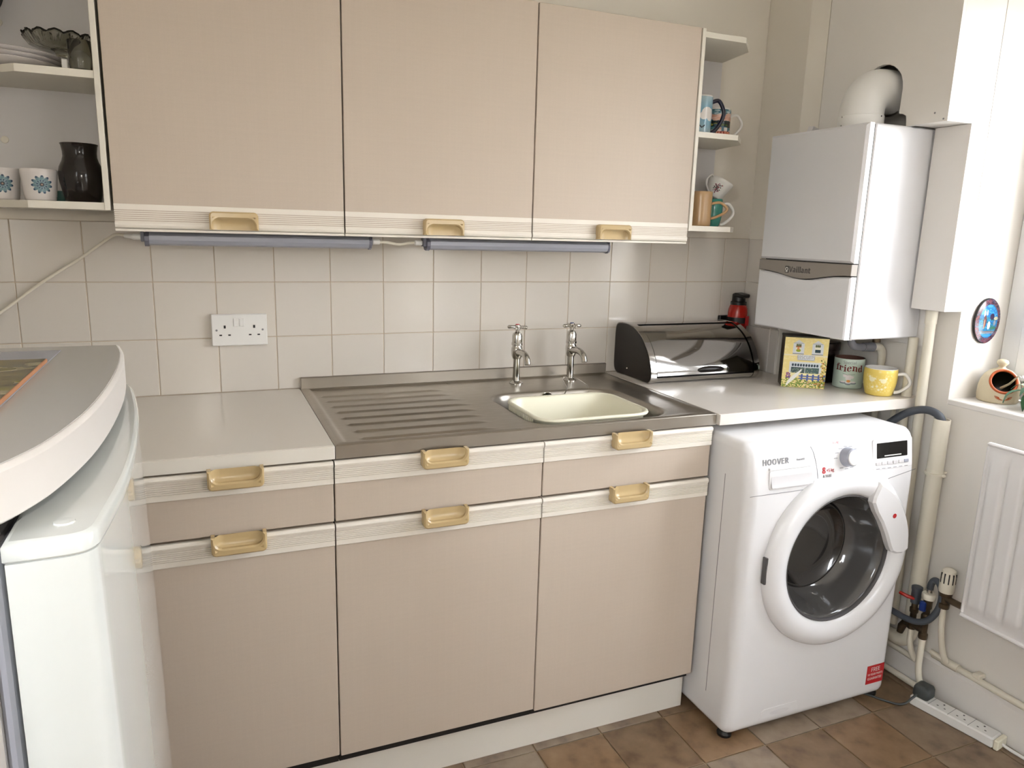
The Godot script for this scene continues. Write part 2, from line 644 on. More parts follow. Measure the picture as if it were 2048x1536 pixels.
func wall_tiles() -> void:
	var wb := get_node("wall_back")
	var cache := {}
	for row in 3:
		for c in range(-3, 15):
			var x0 := c * T + 0.001
			var x1 := minf((c + 1) * T - 0.001, 2.2335)
			var key := "%.4f" % (x1 - x0)
			if not cache.has(key):
				cache[key] = B().box(V(0, 0, 0), V(x1 - x0, 0.150, 0.0055), 0.0012).mesh()
			var tilt := Basis.from_euler(V(rng.randf_range(-0.0022, 0.0022), rng.randf_range(-0.0022, 0.0022), 0))
			put_mesh(wb, "wall_tile", cache[key], M.wall_tile if rng.randf() < 0.6 else M.wall_tile_warm, Transform3D(tilt, V(x0, WT + row * T + 0.001, -0.0055)))
	# the return on the pipe chase
	var ch := get_node("wall_chase")
	for row in 3:
		for k in 2:
			var z0: float = [0.002, 0.1515][k]
			var z1: float = [0.1495, 0.189][k]
			put_mesh(ch, "wall_tile", B().box(V(0, 0, 0), V(0.0055, 0.150, z1 - z0), 0.0012).mesh(), M.wall_tile, Transform3D(Basis(), V(2.2305, WT + row * T + 0.001, z0)))

func floor_tiles() -> void:
	var fl := get_node("floor")
	var cache := {}
	var P := 0.19835
	for i in range(-9, 7):
		for j in range(-1, 15):
			var x0 := maxf(1.1764 + i * P + 0.002, -0.449)
			var x1 := minf(1.1764 + (i + 1) * P - 0.002, 2.404)
			var z0 := 0.5966 + j * P + 0.002
			var z1 := minf(0.5966 + (j + 1) * P - 0.002, 3.598)
			if x1 - x0 < 0.01 or z1 - z0 < 0.01:
				continue
			var key := "%.3f %.3f" % [x1 - x0, z1 - z0]
			if not cache.has(key):
				cache[key] = B().box(V(0, 0, 0), V(x1 - x0, 0.0045, z1 - z0), 0.0012).mesh()
			put_mesh(fl, "floor_tile", cache[key], M["floor_tile_%d" % rng.randi_range(0, 4)], Transform3D(Basis(), V(x0, -0.0045, z0)))

func boxing() -> void:
	# upper boxing: a panel with an arched notch for the flue, and its near face
	var r := root_of("trim_1")
	var poly := PackedVector2Array([Vector2(0.25, 1.666), Vector2(0.397, 1.666), Vector2(0.397, 1.769)])
	for k in range(1, 12):
		var a := PI - PI * k / 12.0
		poly.append(Vector2(0.4725 + 0.0755 * cos(a), 1.769 + 0.0755 * sin(a)))
	for q in [Vector2(0.548, 1.769), Vector2(0.546, 1.703), Vector2(0.560, 1.700), Vector2(0.571, 1.693), Vector2(0.574, 1.666), Vector2(0.70, 1.666), Vector2(0.70, 2.419), Vector2(0.25, 2.419)]:
		poly.append(q)
	var b := B().at(V(2.267, 0, 0), V(0, -90, 0))
	b.prism(poly, 0.0, 0.012)
	structure("side_panel", b, M.gloss_paint, r)
	structure("front_panel", B().box(V(2.2675, 1.666, 0.688), V(2.4185, 2.419, 0.6995), 0.0008), M.gloss_paint, r)
	var fs := B()
	fs.t = Transform3D(Basis(V(1, 0, 0), V(0, 0, 1), V(0, 1, 0)), Vector3.ZERO)
	fs.prism(PackedVector2Array([Vector2(2.2352, 0.1905), Vector2(2.2552, 0.2475), Vector2(2.2672, 0.2475), Vector2(2.2472, 0.1905)]), 1.666, 2.419)
	structure("filler_strip", fs, M.paint, r)
	structure("base_panel", B().box(V(2.2675, 1.6665, 0.588), V(2.419, 1.678, 0.6875), 0.0008), M.gloss_paint, r)
	var r2 := root_of("trim_2")
	structure("side_panel", B().box(V(2.349, 1.16, 0.592), V(2.361, 1.6655, 0.70), 0.0008), M.gloss_paint, r2)
	structure("front_panel", B().box(V(2.3615, 1.16, 0.688), V(2.4185, 1.6655, 0.6998), 0.0008), M.gloss_paint, r2)
	structure("base_panel", B().box(V(2.3615, 1.1605, 0.662), V(2.419, 1.17, 0.6875), 0.0008), M.gloss_paint, r2)
	structure("trim_3", B().box(V(2.404, 1.046, 0.20), V(2.4195, 1.66, 0.622), 0.001), M.gloss_paint)
	# panel screw heads
	for q in [V(2.2547, 1.672, 0.688), V(2.2547, 1.69, 0.66)]:
		put(r, "screw", B().at(q, V(0, 0, 90)).lathe([Vector2(0, 0.0004), Vector2(0.0025, 0.0004), Vector2(0.0025, -0.0004), Vector2(0, -0.0004)], 10), M.ink_mid)

func windows() -> void:
	var w := root_of("window_1")
	var f := B()
	var x0 := 2.615; var x1 := 2.685
	var z0 := 0.7; var z1 := 1.78; var y0 := 0.905; var y1 := 2.06
	f.box(V(x0, y0, z0), V(x1, y1, z0 + 0.055), 0.004)
	f.box(V(x0, y0, z1 - 0.055), V(x1, y1, z1), 0.004)
	f.box(V(x0, y0, z0 + 0.055), V(x1, y0 + 0.055, z1 - 0.055), 0.004)
	f.box(V(x0, y1 - 0.055, z0 + 0.055), V(x1, y1, z1 - 0.055), 0.004)
	f.box(V(x0 + 0.004, y0 + 0.055, 1.215), V(x1, y1 - 0.055, 1.265), 0.004)
	structure("frame", f, M.upvc, w)
	for k in 2:
		var a: float = [z0 + 0.055, 1.265][k]
		var c: float = [1.215, z1 - 0.055][k]
		var s := B()
		var xs := x0 - 0.012
		s.box(V(xs, y0 + 0.056, a), V(x1 - 0.01, y1 - 0.056, a + 0.045), 0.005)
		s.box(V(xs, y0 + 0.056, c - 0.045), V(x1 - 0.01, y1 - 0.056, c), 0.005)
		s.box(V(xs, y0 + 0.056, a + 0.045), V(x1 - 0.01, y0 + 0.1, c - 0.045), 0.005)
		s.box(V(xs, y1 - 0.1, a + 0.045), V(x1 - 0.01, y1 - 0.056, c - 0.045), 0.005)
		structure("sash", s, M.upvc, w)
		structure("pane", B().box(V(x0 + 0.03, y0 + 0.1, a + 0.045), V(x0 + 0.033, y1 - 0.1, c - 0.045), 0.0), M.glass, w)
	structure("sill", B().box(V(WX - 0.003, 0.889, 0.70), V(x0, 0.905, 1.78), 0.002), M.gloss_paint, w)
	var v := root_of("door_1")
	var g := B()
	g.box(V(1.72, 0.0, 3.62), V(1.90, 2.08, 3.69), 0.004)
	g.box(V(2.24, 0.0, 3.62), V(2.34, 2.08, 3.69), 0.004)
	g.box(V(1.90, 0.0, 3.62), V(2.24, 0.62, 3.69), 0.004)
	g.box(V(1.90, 1.93, 3.62), V(2.24, 2.08, 3.69), 0.004)
	g.box(V(2.02, 0.62, 3.62), V(2.06, 1.93, 3.69), 0.004)
	structure("frame", g, M.upvc, v)
	for k in 2:
		structure("pane", B().box(V([1.90, 2.06][k], 0.62, 3.65), V([2.02, 2.24][k], 1.93, 3.653), 0.0), M.glass, v)
	var l := root_of("window_2")
	var e := B()
	e.box(V(-0.56, 1.1, 2.15), V(-0.49, 2.05, 2.2), 0.004)
	e.box(V(-0.56, 1.1, 2.8), V(-0.49, 2.05, 2.85), 0.004)
	e.box(V(-0.56, 1.1, 2.2), V(-0.49, 1.15, 2.8), 0.004)
	e.box(V(-0.56, 2.0, 2.2), V(-0.49, 2.05, 2.8), 0.004)
	structure("frame", e, M.upvc, l)
	structure("pane", B().box(V(-0.53, 1.15, 2.2), V(-0.527, 2.0, 2.8), 0.0), M.glass, l)

# ---------------------------------------------------------------- kitchen units
# ribbed rail profile in (depth, height): smooth round nose on top, fine ribs below, plain foot
func rail_profile(h: float, up: bool) -> PackedVector2Array:
	var q := PackedVector2Array([Vector2(0, 0), Vector2(0.0075, 0), Vector2(0.0085, 0.001), Vector2(0.0085, h * 0.24)])
	var y := h * 0.24
	var n := 6
	var st := h * 0.5 / n
	for k in n:
		q.append(Vector2(0.0058, y + st * 0.18))
		q.append(Vector2(0.0058, y + st * 0.36))
		q.append(Vector2(0.0085, y + st * 0.55))
		q.append(Vector2(0.0085, y + st))
		y += st
	var top := h
	q.append(Vector2(0.0105, y + (top - y) * 0.2))
	q.append(Vector2(0.0115, y + (top - y) * 0.5))
	q.append(Vector2(0.0100, y + (top - y) * 0.82))
	q.append(Vector2(0.0070, top))
	q.append(Vector2(0, top))
	if up:
		for i in q.size(): q[i].y = h - q[i].y
	return q

func rail(parent: Node, x0: float, x1: float, y0: float, h: float, z: float, up := false, fine := 1.0) -> void:
	var b := B()
	# local x = depth (+z world), local y up, pushed along world x
	b.t = Transform3D(Basis(V(0, 0, 1), V(0, 1, 0), V(1, 0, 0)), V(0, y0, z))
	var pr := rail_profile(h, up)
	for i in pr.size(): pr[i].x *= fine
	b.prism(pr, x0, x1)
	put(parent, "ribbed_rail", b, M.rail_cream)

# cup pull, open at the top; flipped for the wall units
func pull(parent: Node, xc: float, y0: float, z: float, up := false) -> void:
	var key := "pull%s" % up
	if not shared.has(key):
		var w := 0.108; var h := 0.0415
		var s := -1.0 if up else 1.0
		var q := PackedVector2Array()
		# outer outline down the left, round the bottom, up the right, then the inner curve back
		q.append(Vector2(-w / 2, h))
		for k in 6:
			var a := PI + k * PI / 10
			q.append(Vector2(-w / 2 + 0.010, 0.010) + Vector2(cos(a), sin(a)) * 0.010)
		for k in 6:
			var a := 1.5 * PI + k * PI / 10
			q.append(Vector2(w / 2 - 0.010, 0.010) + Vector2(cos(a), sin(a)) * 0.010)
		q.append(Vector2(w / 2, h))
		q.append(Vector2(w / 2 - 0.0075, h))
		for k in 8:
			var a := -k * PI / 14
			q.append(Vector2(w / 2 - 0.0235, 0.0320) + Vector2(cos(a), sin(a)) * 0.016)
		for k in 8:
			var a := -PI / 2 - k * PI / 14
			q.append(Vector2(-w / 2 + 0.0235, 0.0320) + Vector2(cos(a), sin(a)) * 0.016)
		q.append(Vector2(-w / 2 + 0.0075, h))
		var m := B()
		var qq := PackedVector2Array()
		for v in q: qq.append(Vector2(v.x, v.y if not up else h - v.y))
		m.prism(qq, 0.0, 0.0225, 0.0034)
		# sloping dished back
		var back := B()
		back.sheet(10, 6, func(u: float, v: float) -> Vector3:
			var x := (u - 0.5) * (w - 0.014)
			var yy := 0.0115 + v * (h - 0.0115)
			var d := 0.0056 + 0.013 * pow(1.0 - v, 5.0) + 0.010 * pow(absf(u - 0.5) * 2.0, 14.0)
			return Vector3(x, yy if not up else h - yy, d), not up)
		shared[key] = m.mesh()
		shared[key + "b"] = back.mesh()
	var o := put_mesh(parent, "handle", shared[key], M.handle_gold)
	var off := Vector3.ZERO
	var q2 := parent
	while q2 != self:
		off += q2.position
		q2 = q2.get_parent()
	o.position = V(xc, y0, z) - off
	put_mesh(parent, "handle_recess", shared[key + "b"], M.handle_gold, Transform3D(Basis(), o.position))

func wall_units() -> void:
	var xs := [0.2495, 0.7584, 1.2690, 1.7832]
	var names := ["left-hand wide beige wall cupboard, beside the open shelf with the brown jug", "middle beige wall cupboard, between the two other wall cupboards and above the draining board", "right-hand beige wall cupboard, next to the open mug shelves and above the bread bin"]
	var hx := [0.500, 1.0125, 1.522]
	for k in 3:
		var o := thing("wall_cupboard", names[k], "cupboard", V((xs[k] + xs[k + 1]) / 2, 1.327, 0), "beige wall cupboards")
		var x0: float = xs[k] + 0.001; var x1: float = xs[k + 1] - 0.001
		put(o, "carcass", B().box(V(x0, 1.327, 0.001), V(x1, 1.933, 0.233), 0.001), M.carcass)
		put(o, "edge_strip", B().box(V(x0, 1.3265, 0.2335), V(x1, 1.3325, 0.253), 0.001), M.rail_cream)
		var d := put(o, "door", B().box(V(x0 + 0.0008, 1.334, 0.2365), V(x1 - 0.0008, 1.934, 0.2545), 0.0012), M.door_beige)
		rail(d, x0 + 0.0008, x1 - 0.0008, 1.3335, 0.0535, 0.2475, true, 0.9)
		pull(d, hx[k], 1.3345, 0.2535, true)

func base_units() -> void:
	var xs := [0.268, 0.6633, 1.1602, 1.6545]
	var hx := [0.4655, 0.9085, 1.3995]
	var hx2 := [0.4658, 0.911, 1.4005]
	var names := ["left base unit with one drawer over a beige door, beside the fridge", "middle base unit with one drawer over a beige door, under the draining board", "right base unit with one drawer over a beige door, beside the washing machine"]
	for k in 3:
		var o := thing("base_unit", names[k], "cupboard", V((xs[k] + xs[k + 1]) / 2, 0.0, 0.3), "beige base units")
		var x0: float = xs[k] + 0.0015; var x1: float = xs[k + 1] - 0.0015
		var cs := B()
		cs.box(V(x0 - 0.001, 0.106, 0.012), V(x0 + 0.015, 0.8585, 0.585), 0.0)
		cs.box(V(x1 - 0.015, 0.106, 0.012), V(x1 + 0.001, 0.8585, 0.585), 0.0)
		cs.box(V(x0 + 0.015, 0.106, 0.012), V(x1 - 0.015, 0.8585, 0.018), 0.0)
		cs.box(V(x0 + 0.015, 0.106, 0.018), V(x1 - 0.015, 0.122, 0.585), 0.0)
		cs.box(V(x0 + 0.015, 0.700, 0.578), V(x1 - 0.015, 0.8575, 0.585), 0.0)
		put(o, "carcass", cs, M.gap_dark)
		var dr := put(o, "drawer", B().box(V(x0, 0.7195, 0.587), V(x1, 0.8565, 0.6065), 0.0015), M.door_beige)
		rail(dr, x0, x1, 0.8065, 0.0505, 0.602)
		pull(dr, hx[k], 0.8245, 0.6105)
		var low := 0.1345 if k == 1 else (0.138 if k == 0 else 0.128)
		var d := put(o, "door", B().box(V(x0, low, 0.587), V(x1, 0.7135, 0.6065), 0.0015), M.door_beige)
		rail(d, x0, x1, 0.6645, 0.0495, 0.602)
		pull(d, hx2[k], 0.6835, 0.6105)
	tag(put(self, "plinth", B().box(V(0.268, 0.0, 0.552), V(1.655, 0.1055, 0.57), 0.001), M.carcass), "long white plinth board under the three base units", "plinth")

func worktops() -> void:
	var l := thing("worktop", "short white laminate worktop between the fridge and the draining board", "worktop", V(0.46, 0.86, 0.3))
	put(l, "slab", B().box(V(0.19, 0.8615, 0.001), V(0.6665, WT, 0.5985), 0.001), M.laminate)
	put(l, "front_edge", B().box(V(0.19, 0.8608, 0.5987), V(0.6665, WT - 0.0004, 0.6065), 0.001), M.carcass)
	var r := thing("worktop", "white worktop over the washing machine carrying the bread bin and mugs", "worktop", V(2.0, 0.86, 0.3))
	var p := PackedVector2Array([Vector2(1.6695, 0.001), Vector2(2.2295, 0.001), Vector2(2.2295, 0.1915), Vector2(2.419, 0.1915), Vector2(2.419, 0.60), Vector2(2.404, 0.612), Vector2(1.6695, 0.612)])
	var b := B()
	b.t = Transform3D(Basis(V(1, 0, 0), V(0, 0, 1), V(0, 1, 0)), V(0, 0, 0))
	b.prism(p, 0.861, WT, 0.0)
	put(r, "slab", b, M.laminate)
	put(r, "front_edge", B().box(V(1.6695, 0.8603, 0.6122), V(2.404, WT - 0.0003, 0.6165), 0.001), M.laminate)

func sink() -> void:
	var s := thing("sink", "stainless steel sink top with ribbed draining board and a deep bowl", "sink", V(1.168, 0.86, 0.3))
	var X0 := 0.6685; var X1 := 1.668; var Z0 := 0.0125; var Z1 := 0.6035; var XM := 1.10
	var smooth := func(e0: float, e1: float, v: float) -> float:
		var t := clampf((v - e0) / (e1 - e0), 0, 1)
		return t * t * (3 - 2 * t)
	var edge := func(x: float, z: float) -> float:
		return minf(minf(x - X0, X1 - x), minf(z - Z0 + 0.012, Z1 - z))
	var ground := func(x: float, z: float) -> float:
		var e: float = edge.call(x, z)
		# rounded lip, then the floor of the top a little lower
		return WT + 0.0012 * smooth.call(0.006, 0.014, e) - 0.0052 * smooth.call(0.018, 0.030, e) - 0.003 * (1.0 - smooth.call(0.0, 0.003, e))
	var b := B()
	b.sheet(110, 150, func(u: float, v: float) -> Vector3:
		var x := X0 + u * (XM - X0)
		var z := Z0 + v * (Z1 - Z0)
		var y: float = ground.call(x, z)
		for k in 8:
			var zc := 0.1165 + 0.0628 * k
			var d := absf(z - zc)
			if d < 0.011:
				var xs := 0.708 + 0.003 * k
				var m: float = smooth.call(xs, xs + 0.012, x) * (1.0 - smooth.call(1.035 - absf(k - 3.0) * 0.006, 1.09 - absf(k - 3.0) * 0.006, x))
				y += 0.0042 * m * (0.5 + 0.5 * cos(PI * d / 0.011))
		return V(x, y, z), false)
	# bowl side: rings from the bowl mouth out to the edges of the top
	var N := 96
	var cx := 1.3575; var cz := 0.389; var hw := 0.2025; var hd := 0.184; var rad := 0.085
	var rim := func(ins: float) -> Array:
		var out := []
		var pl := rrect((hw - ins) * 2, (hd - ins) * 2, maxf(rad - ins, 0.02), 23)
		for q in pl: out.append(Vector2(q.x + cx, q.y + cz))
		return out
	var base: Array = rim.call(0.0)
	var outer := []
	for q in base:
		var d: Vector2 = q - Vector2(cx, cz)
		var k := 1e9
		if d.x > 1e-6: k = minf(k, (X1 - cx) / d.x)
		if d.x < -1e-6: k = minf(k, (XM - cx) / d.x)
		if d.y > 1e-6: k = minf(k, (Z1 - cz) / d.y)
		if d.y < -1e-6: k = minf(k, (Z0 - cz) / d.y)
		outer.append(Vector2(cx, cz) + d * k)
	for c in [Vector2(X1, Z1), Vector2(XM, Z1), Vector2(XM, Z0), Vector2(X1, Z0)]:
		var best := 0
		for i in outer.size():
			if outer[i].distance_to(c) < outer[best].distance_to(c): best = i
		outer[best] = c
	var rings := []
	for f in [1.0, 0.985, 0.97, 0.955, 0.94, 0.9, 0.86, 0.8, 0.7, 0.5, 0.3, 0.1, 0.03]:
		var R := PackedVector3Array()
		for i in base.size():
			var q: Vector2 = base[i].lerp(outer[i], f)
			R.append(V(q.x, ground.call(q.x, q.y), q.y))
		rings.append(R)
	for pr in [[0.0, -0.0052], [0.003, -0.0075], [0.006, -0.013], [0.009, -0.025], [0.016, -0.12], [0.022, -0.15], [0.035, -0.162], [0.06, -0.166], [0.12, -0.168]]:
		var R := PackedVector3Array()
		for q in rim.call(pr[0]): R.append(V(q.x, WT + pr[1], q.y))
		rings.append(R)
	var from := b.p.size()
	b.loft(rings, true, false, true, [], false)
	# orient so that it faces up
	var nn := (b.p[from + 1] - b.p[from]).cross(b.p[from + 2] - b.p[from])
	if nn.y > 0.0: b.flip(from)
	put(s, "top", b, M.steel)
	var l := B()
	l.box(V(X0, 0.8595, Z1 - 0.0022), V(X1, WT - 0.0015, Z1), 0.0008)
	l.box(V(X0, 0.8615, Z0), V(X0 + 0.0015, WT - 0.0022, Z1 - 0.0023), 0.0004)
	l.box(V(X1 - 0.0015, 0.8615, Z0), V(X1, WT - 0.0022, Z1 - 0.0023), 0.0004)
	put(s, "front_lip", l, M.steel)
	put(s, "upstand", B().box(V(X0, WT - 0.004, 0.001), V(X1, 0.9235, 0.0125), 0.002), M.steel)
	# overflow and waste
	var ov := B().at(V(1.353, 0.868, 0.2135), V(90, 0, 0))
	ov.lathe([Vector2(0.0105, 0.0), Vector2(0.017, 0.0), Vector2(0.017, 0.002), Vector2(0.0135, 0.003), Vector2(0.0105, 0.002), Vector2(0.0105, 0.0)], 24)
	put(s, "overflow_ring", ov, M.chrome)
	put(s, "overflow_hole", B().at(V(1.353, 0.868, 0.2135), V(90, 0, 0)).lathe([Vector2(0, 0), Vector2(0.0103, 0), Vector2(0.0103, 0.0008), Vector2(0, 0.0008)], 20), M.black)
	# plug chain looped round the cold tap
	var ch := B()
	for path in [[V(1.474, 0.900, 0.083), V(1.462, 0.893, 0.098), V(1.446, 0.8885, 0.15), V(1.428, 0.888, 0.195), V(1.415, 0.878, 0.211), V(1.400, 0.855, 0.216)], [V(1.508, 0.900, 0.085), V(1.516, 0.892, 0.105), V(1.512, 0.8885, 0.16), V(1.500, 0.888, 0.198), V(1.492, 0.875, 0.213), V(1.488, 0.84, 0.218)]]:
		var pts := spl(path, 9)
		for i in pts.size():
			ch.at(pts[i]).lathe([Vector2(0, -0.0016), Vector2(0.0013, -0.0008), Vector2(0.0013, 0.0008), Vector2(0, 0.0016)], 6)
	ch.at(Vector3.ZERO)
	put(s, "plug_chain", ch, M.chrome)

func taps() -> void:
	var t := thing("tap", "chrome pillar tap with a red top marking hot water", "tap", V(1.308, WT - 0.004, 0.082), "chrome sink taps")
	var b := B()
	b.lathe([Vector2(0, 0), Vector2(0.0215, 0), Vector2(0.0215, 0.003), Vector2(0.015, 0.007), Vector2(0.0125, 0.010)], 32)
	put(t, "base_flange", b, M.chrome, true)
	put(t, "column", B().lathe([Vector2(0, 0.008), Vector2(0.0108, 0.008), Vector2(0.0108, 0.092), Vector2(0, 0.092)], 28), M.chrome, true)
	var q := B()
	q.lathe([Vector2(0, 0.078), Vector2(0.0125, 0.079), Vector2(0.0165, 0.088), Vector2(0.0178, 0.102), Vector2(0.0172, 0.112), Vector2(0.0145, 0.117), Vector2(0.0145, 0.120), Vector2(0.0172, 0.121), Vector2(0.0172, 0.128), Vector2(0.0158, 0.130), Vector2(0.0158, 0.150), Vector2(0.013, 0.158), Vector2(0.0075, 0.161), Vector2(0.0062, 0.163), Vector2(0.0062, 0.172), Vector2(0, 0.172)], 36, 30)
	put(t, "body", q, M.chrome, true)
	var s := B()
	var pts := spl([V(0, 0.100, 0.004), V(0, 0.103, 0.030), V(0, 0.102, 0.055), V(0, 0.093, 0.076), V(0, 0.074, 0.085)], 6)
	var rr := []
	for i in pts.size(): rr.append(lerpf(0.0115, 0.0085, float(i) / pts.size()) if i < pts.size() - 5 else 0.0092)
	s.tube(pts, rr, 20)
	put(t, "spout", s, M.chrome, true)
	var c := B()
	c.lathe([Vector2(0, 0.168), Vector2(0.008, 0.169), Vector2(0.009, 0.176), Vector2(0.0085, 0.184), Vector2(0, 0.184)], 24)
	for k in 4:
		var a := deg_to_rad(k * 90 + 28)
		var d := V(cos(a), 0, sin(a))
		c.tube([V(0, 0.1765, 0) + d * 0.005, V(0, 0.1768, 0) + d * 0.015, V(0, 0.176, 0) + d * 0.027, V(0, 0.1755, 0) + d * 0.0305], [0.0052, 0.0046, 0.0058, 0.0035], 12)
	put(t, "cross_head", c, M.chrome, true)
	var disc1 := put(t, "indicator", B().lathe([Vector2(0, 0.1835), Vector2(0.0068, 0.1835), Vector2(0.006, 0.1858), Vector2(0, 0.1864)], 20), M.red, true)
	var t2 := copy(t, "chrome pillar tap with a blue top marking cold water, plug chain around it", V(1.496, WT - 0.004, 0.080), "chrome sink taps")
	t2.rotation.y = deg_to_rad(3)
	t2.get_node("indicator").material_override = M.blue
	(t2.get_node("cross_head") as Node3D).rotation.y = deg_to_rad(24)

func basin() -> void:
	# plastic washing-up bowl standing in the sink
	var o := thing("washing_up_bowl", "cream plastic washing-up bowl standing in the steel sink", "bowl", V(1.338, 0.724, 0.433))
	var rr := func(w: float, d: float, r: float, y: float) -> PackedVector3Array:
		var R := PackedVector3Array()
		for q in rrect(w, d, r, 8, Vector2(1.338, 0.4335)): R.append(V(q.x, y, q.y))
		return R
	var b := B()
	b.loft([rr.call(0.262, 0.200, 0.05, 0.7245), rr.call(0.276, 0.214, 0.05, 0.728), rr.call(0.312, 0.250, 0.055, 0.886), rr.call(0.330, 0.264, 0.058, 0.889), rr.call(0.334, 0.268, 0.06, 0.8925), rr.call(0.332, 0.266, 0.06, 0.896), rr.call(0.326, 0.260, 0.058, 0.8975), rr.call(0.312, 0.246, 0.052, 0.8962), rr.call(0.306, 0.242, 0.05, 0.892), rr.call(0.272, 0.210, 0.05, 0.735), rr.call(0.258, 0.196, 0.05, 0.729)], true, true, true)
	put(o, "bowl_body", b, M.cream_plastic)
	var g := B()
	for k in 14:
		var z := 0.352 + k * 0.0115
		g.box(V(1.1722, 0.8745, z), V(1.1775, 0.8895, z + 0.005), 0.001)
	put(o, "grip_ribs", g, M.cream_plastic)

# ---------------------------------------------------------------- appliances
func fridge() -> void:
	var o := thing("fridge", "glossy white fridge with a bowed door and a thick white top, left of the units", "fridge", V(0.0, 0.0, 1.18))
	put(o, "body", B().box(V(-0.28, 0.03, 0.872), V(0.252, 1.088, 1.4975), 0.006), M.appliance_dim)
	put(o, "gasket", B().box(V(0.2525, 0.07, 0.880), V(0.2625, 1.08, 1.488), 0.003), M.lamp_grey)
	# bowed door, plan outline (x, z)
	var plan := PackedVector2Array([Vector2(0.263, 0.868), Vector2(0.303, 0.868)])
	for q in spl([V(0.310, 0.874, 0), V(0.318, 0.915, 0), V(0.3325, 1.044, 0), V(0.339, 1.143, 0), V(0.3425, 1.235, 0), V(0.3425, 1.32, 0), V(0.3405, 1.368, 0), V(0.337, 1.417, 0), V(0.3325, 1.470, 0), V(0.330, 1.481, 0), V(0.325, 1.489, 0), V(0.315, 1.4935, 0), V(0.300, 1.495, 0)], 3):
		plan.append(Vector2(q.x, q.y))
	plan.append(Vector2(0.2685, 1.4955))
	var b := B()
	var ins := b.inset(plan, 0.003)
	var bow := func(pl: PackedVector2Array, k: float) -> PackedVector2Array:
		var w := PackedVector2Array()
		for q in pl: w.append(Vector2(q.x + k * clampf((q.x - 0.29) / 0.04, 0.0, 1.2), q.y))
		return w
	b.loft([ring_y(bow.call(ins, 0.009), 0.05), ring_y(bow.call(plan, 0.009), 0.056), ring_y(bow.call(plan, 0.0095), 0.45), ring_y(bow.call(plan, 0.005), 0.8), ring_y(plan, 1.0815), ring_y(ins, 1.0825)], true, true, true, [1, 4])
	put(o, "door", b, M.fridge_white)
	var c := B()
	var grow := c.inset(plan, -0.0012)
	c.loft([ring_y(plan, 1.0828), ring_y(grow, 1.0845), ring_y(grow, 1.0965), ring_y(c.inset(plan, 0.001), 1.0988), ring_y(c.inset(plan, 0.0035), 1.1)], true, true, true, [1, 4])
	put(o, "door_cap", c, M.fridge_white)
	put(o, "hinge_cap", B().at(V(0.306, 1.100, 1.462)).lathe([Vector2(0, -0.001), Vector2(0.009, -0.001), Vector2(0.008, 0.0014), Vector2(0, 0.0018)], 20), M.fridge_white)
	# thick top with a bowed front edge
	var lid := PackedVector2Array([Vector2(-0.28, 0.859), Vector2(0.296, 0.859)])
	for q in spl([V(0.3005, 0.863, 0), V(0.312, 0.939, 0), V(0.3195, 1.065, 0), V(0.3195, 1.195, 0), V(0.3145, 1.296, 0), V(0.306, 1.366, 0), V(0.295, 1.424, 0), V(0.283, 1.461, 0), V(0.272, 1.486, 0), V(0.262, 1.498, 0), V(0.245, 1.505, 0)], 3):
		lid.append(Vector2(q.x, q.y))
	lid.append(Vector2(-0.28, 1.507))
	var d := B()
	d.loft([ring_y(d.inset(lid, 0.003), 1.1135), ring_y(lid, 1.116), ring_y(lid, 1.1555), ring_y(d.inset(lid, 0.0015), 1.1588), ring_y(d.inset(lid, 0.004), 1.16)], true, true, true, [1, 2, 4])
	put(o, "top_plate", d, M.fridge_lid)
	put(o, "top_surface", B().at(V(0, 0, 0)).loft([ring_y(d.inset(lid, 0.005), 1.1595), ring_y(d.inset(lid, 0.0055), 1.1606)], true, true, true), M.fridge_top)
	put(o, "top_inset", B().box(V(-0.25, 1.1605, 0.908), V(0.228, 1.1618, 1.46), 0.0006), M.lamp_grey)
	put(o, "neck", B().box(V(-0.27, 1.088, 0.885), V(0.25, 1.1133, 1.495), 0.001), M.gap_dark)
	# placemat with a landscape print on cork
	var im := new_img(160, 120, Color(0.30, 0.26, 0.13))
	var r := RandomNumberGenerator.new()
	r.seed = 3
	for k in 420:
		var base: Color = [Color(0.46, 0.41, 0.22), Color(0.58, 0.55, 0.42), Color(0.24, 0.21, 0.14), Color(0.64, 0.60, 0.47), Color(0.34, 0.31, 0.21), Color(0.52, 0.48, 0.20)][r.randi_range(0, 5)]
		disc(im, Vector2(r.randf() * 160, r.randf() * 120), r.randf_range(5, 16), r.randf_range(2, 6), base.darkened(r.randf() * 0.25), r.randf_range(-0.3, 0.3))
	var mt := thing("placemat", "cork-backed placemat with a brown and green landscape print lying on the fridge", "placemat", V(0.09, 1.1618, 1.16))
	put(mt, "cork_board", B().box(V(-0.18, 1.1618, 1.012), V(0.2275, 1.1668, 1.30), 0.0006), M.cork)
	var pm := img_mat("placemat_print", im, 0.25)
	var ps := B()
	ps.quad(V(-0.179, 1.1671, 1.299), V(0.2262, 1.1671, 1.299), V(0.2262, 1.1671, 1.013), V(-0.179, 1.1671, 1.013))
	ps.flip(0)
	put(mt, "print", ps, pm)

func machine_z(y: float) -> float:
	return 0.753 - 0.022 * pow(clampf((y - 0.70) / 0.13, 0.0, 1.0), 1.6)

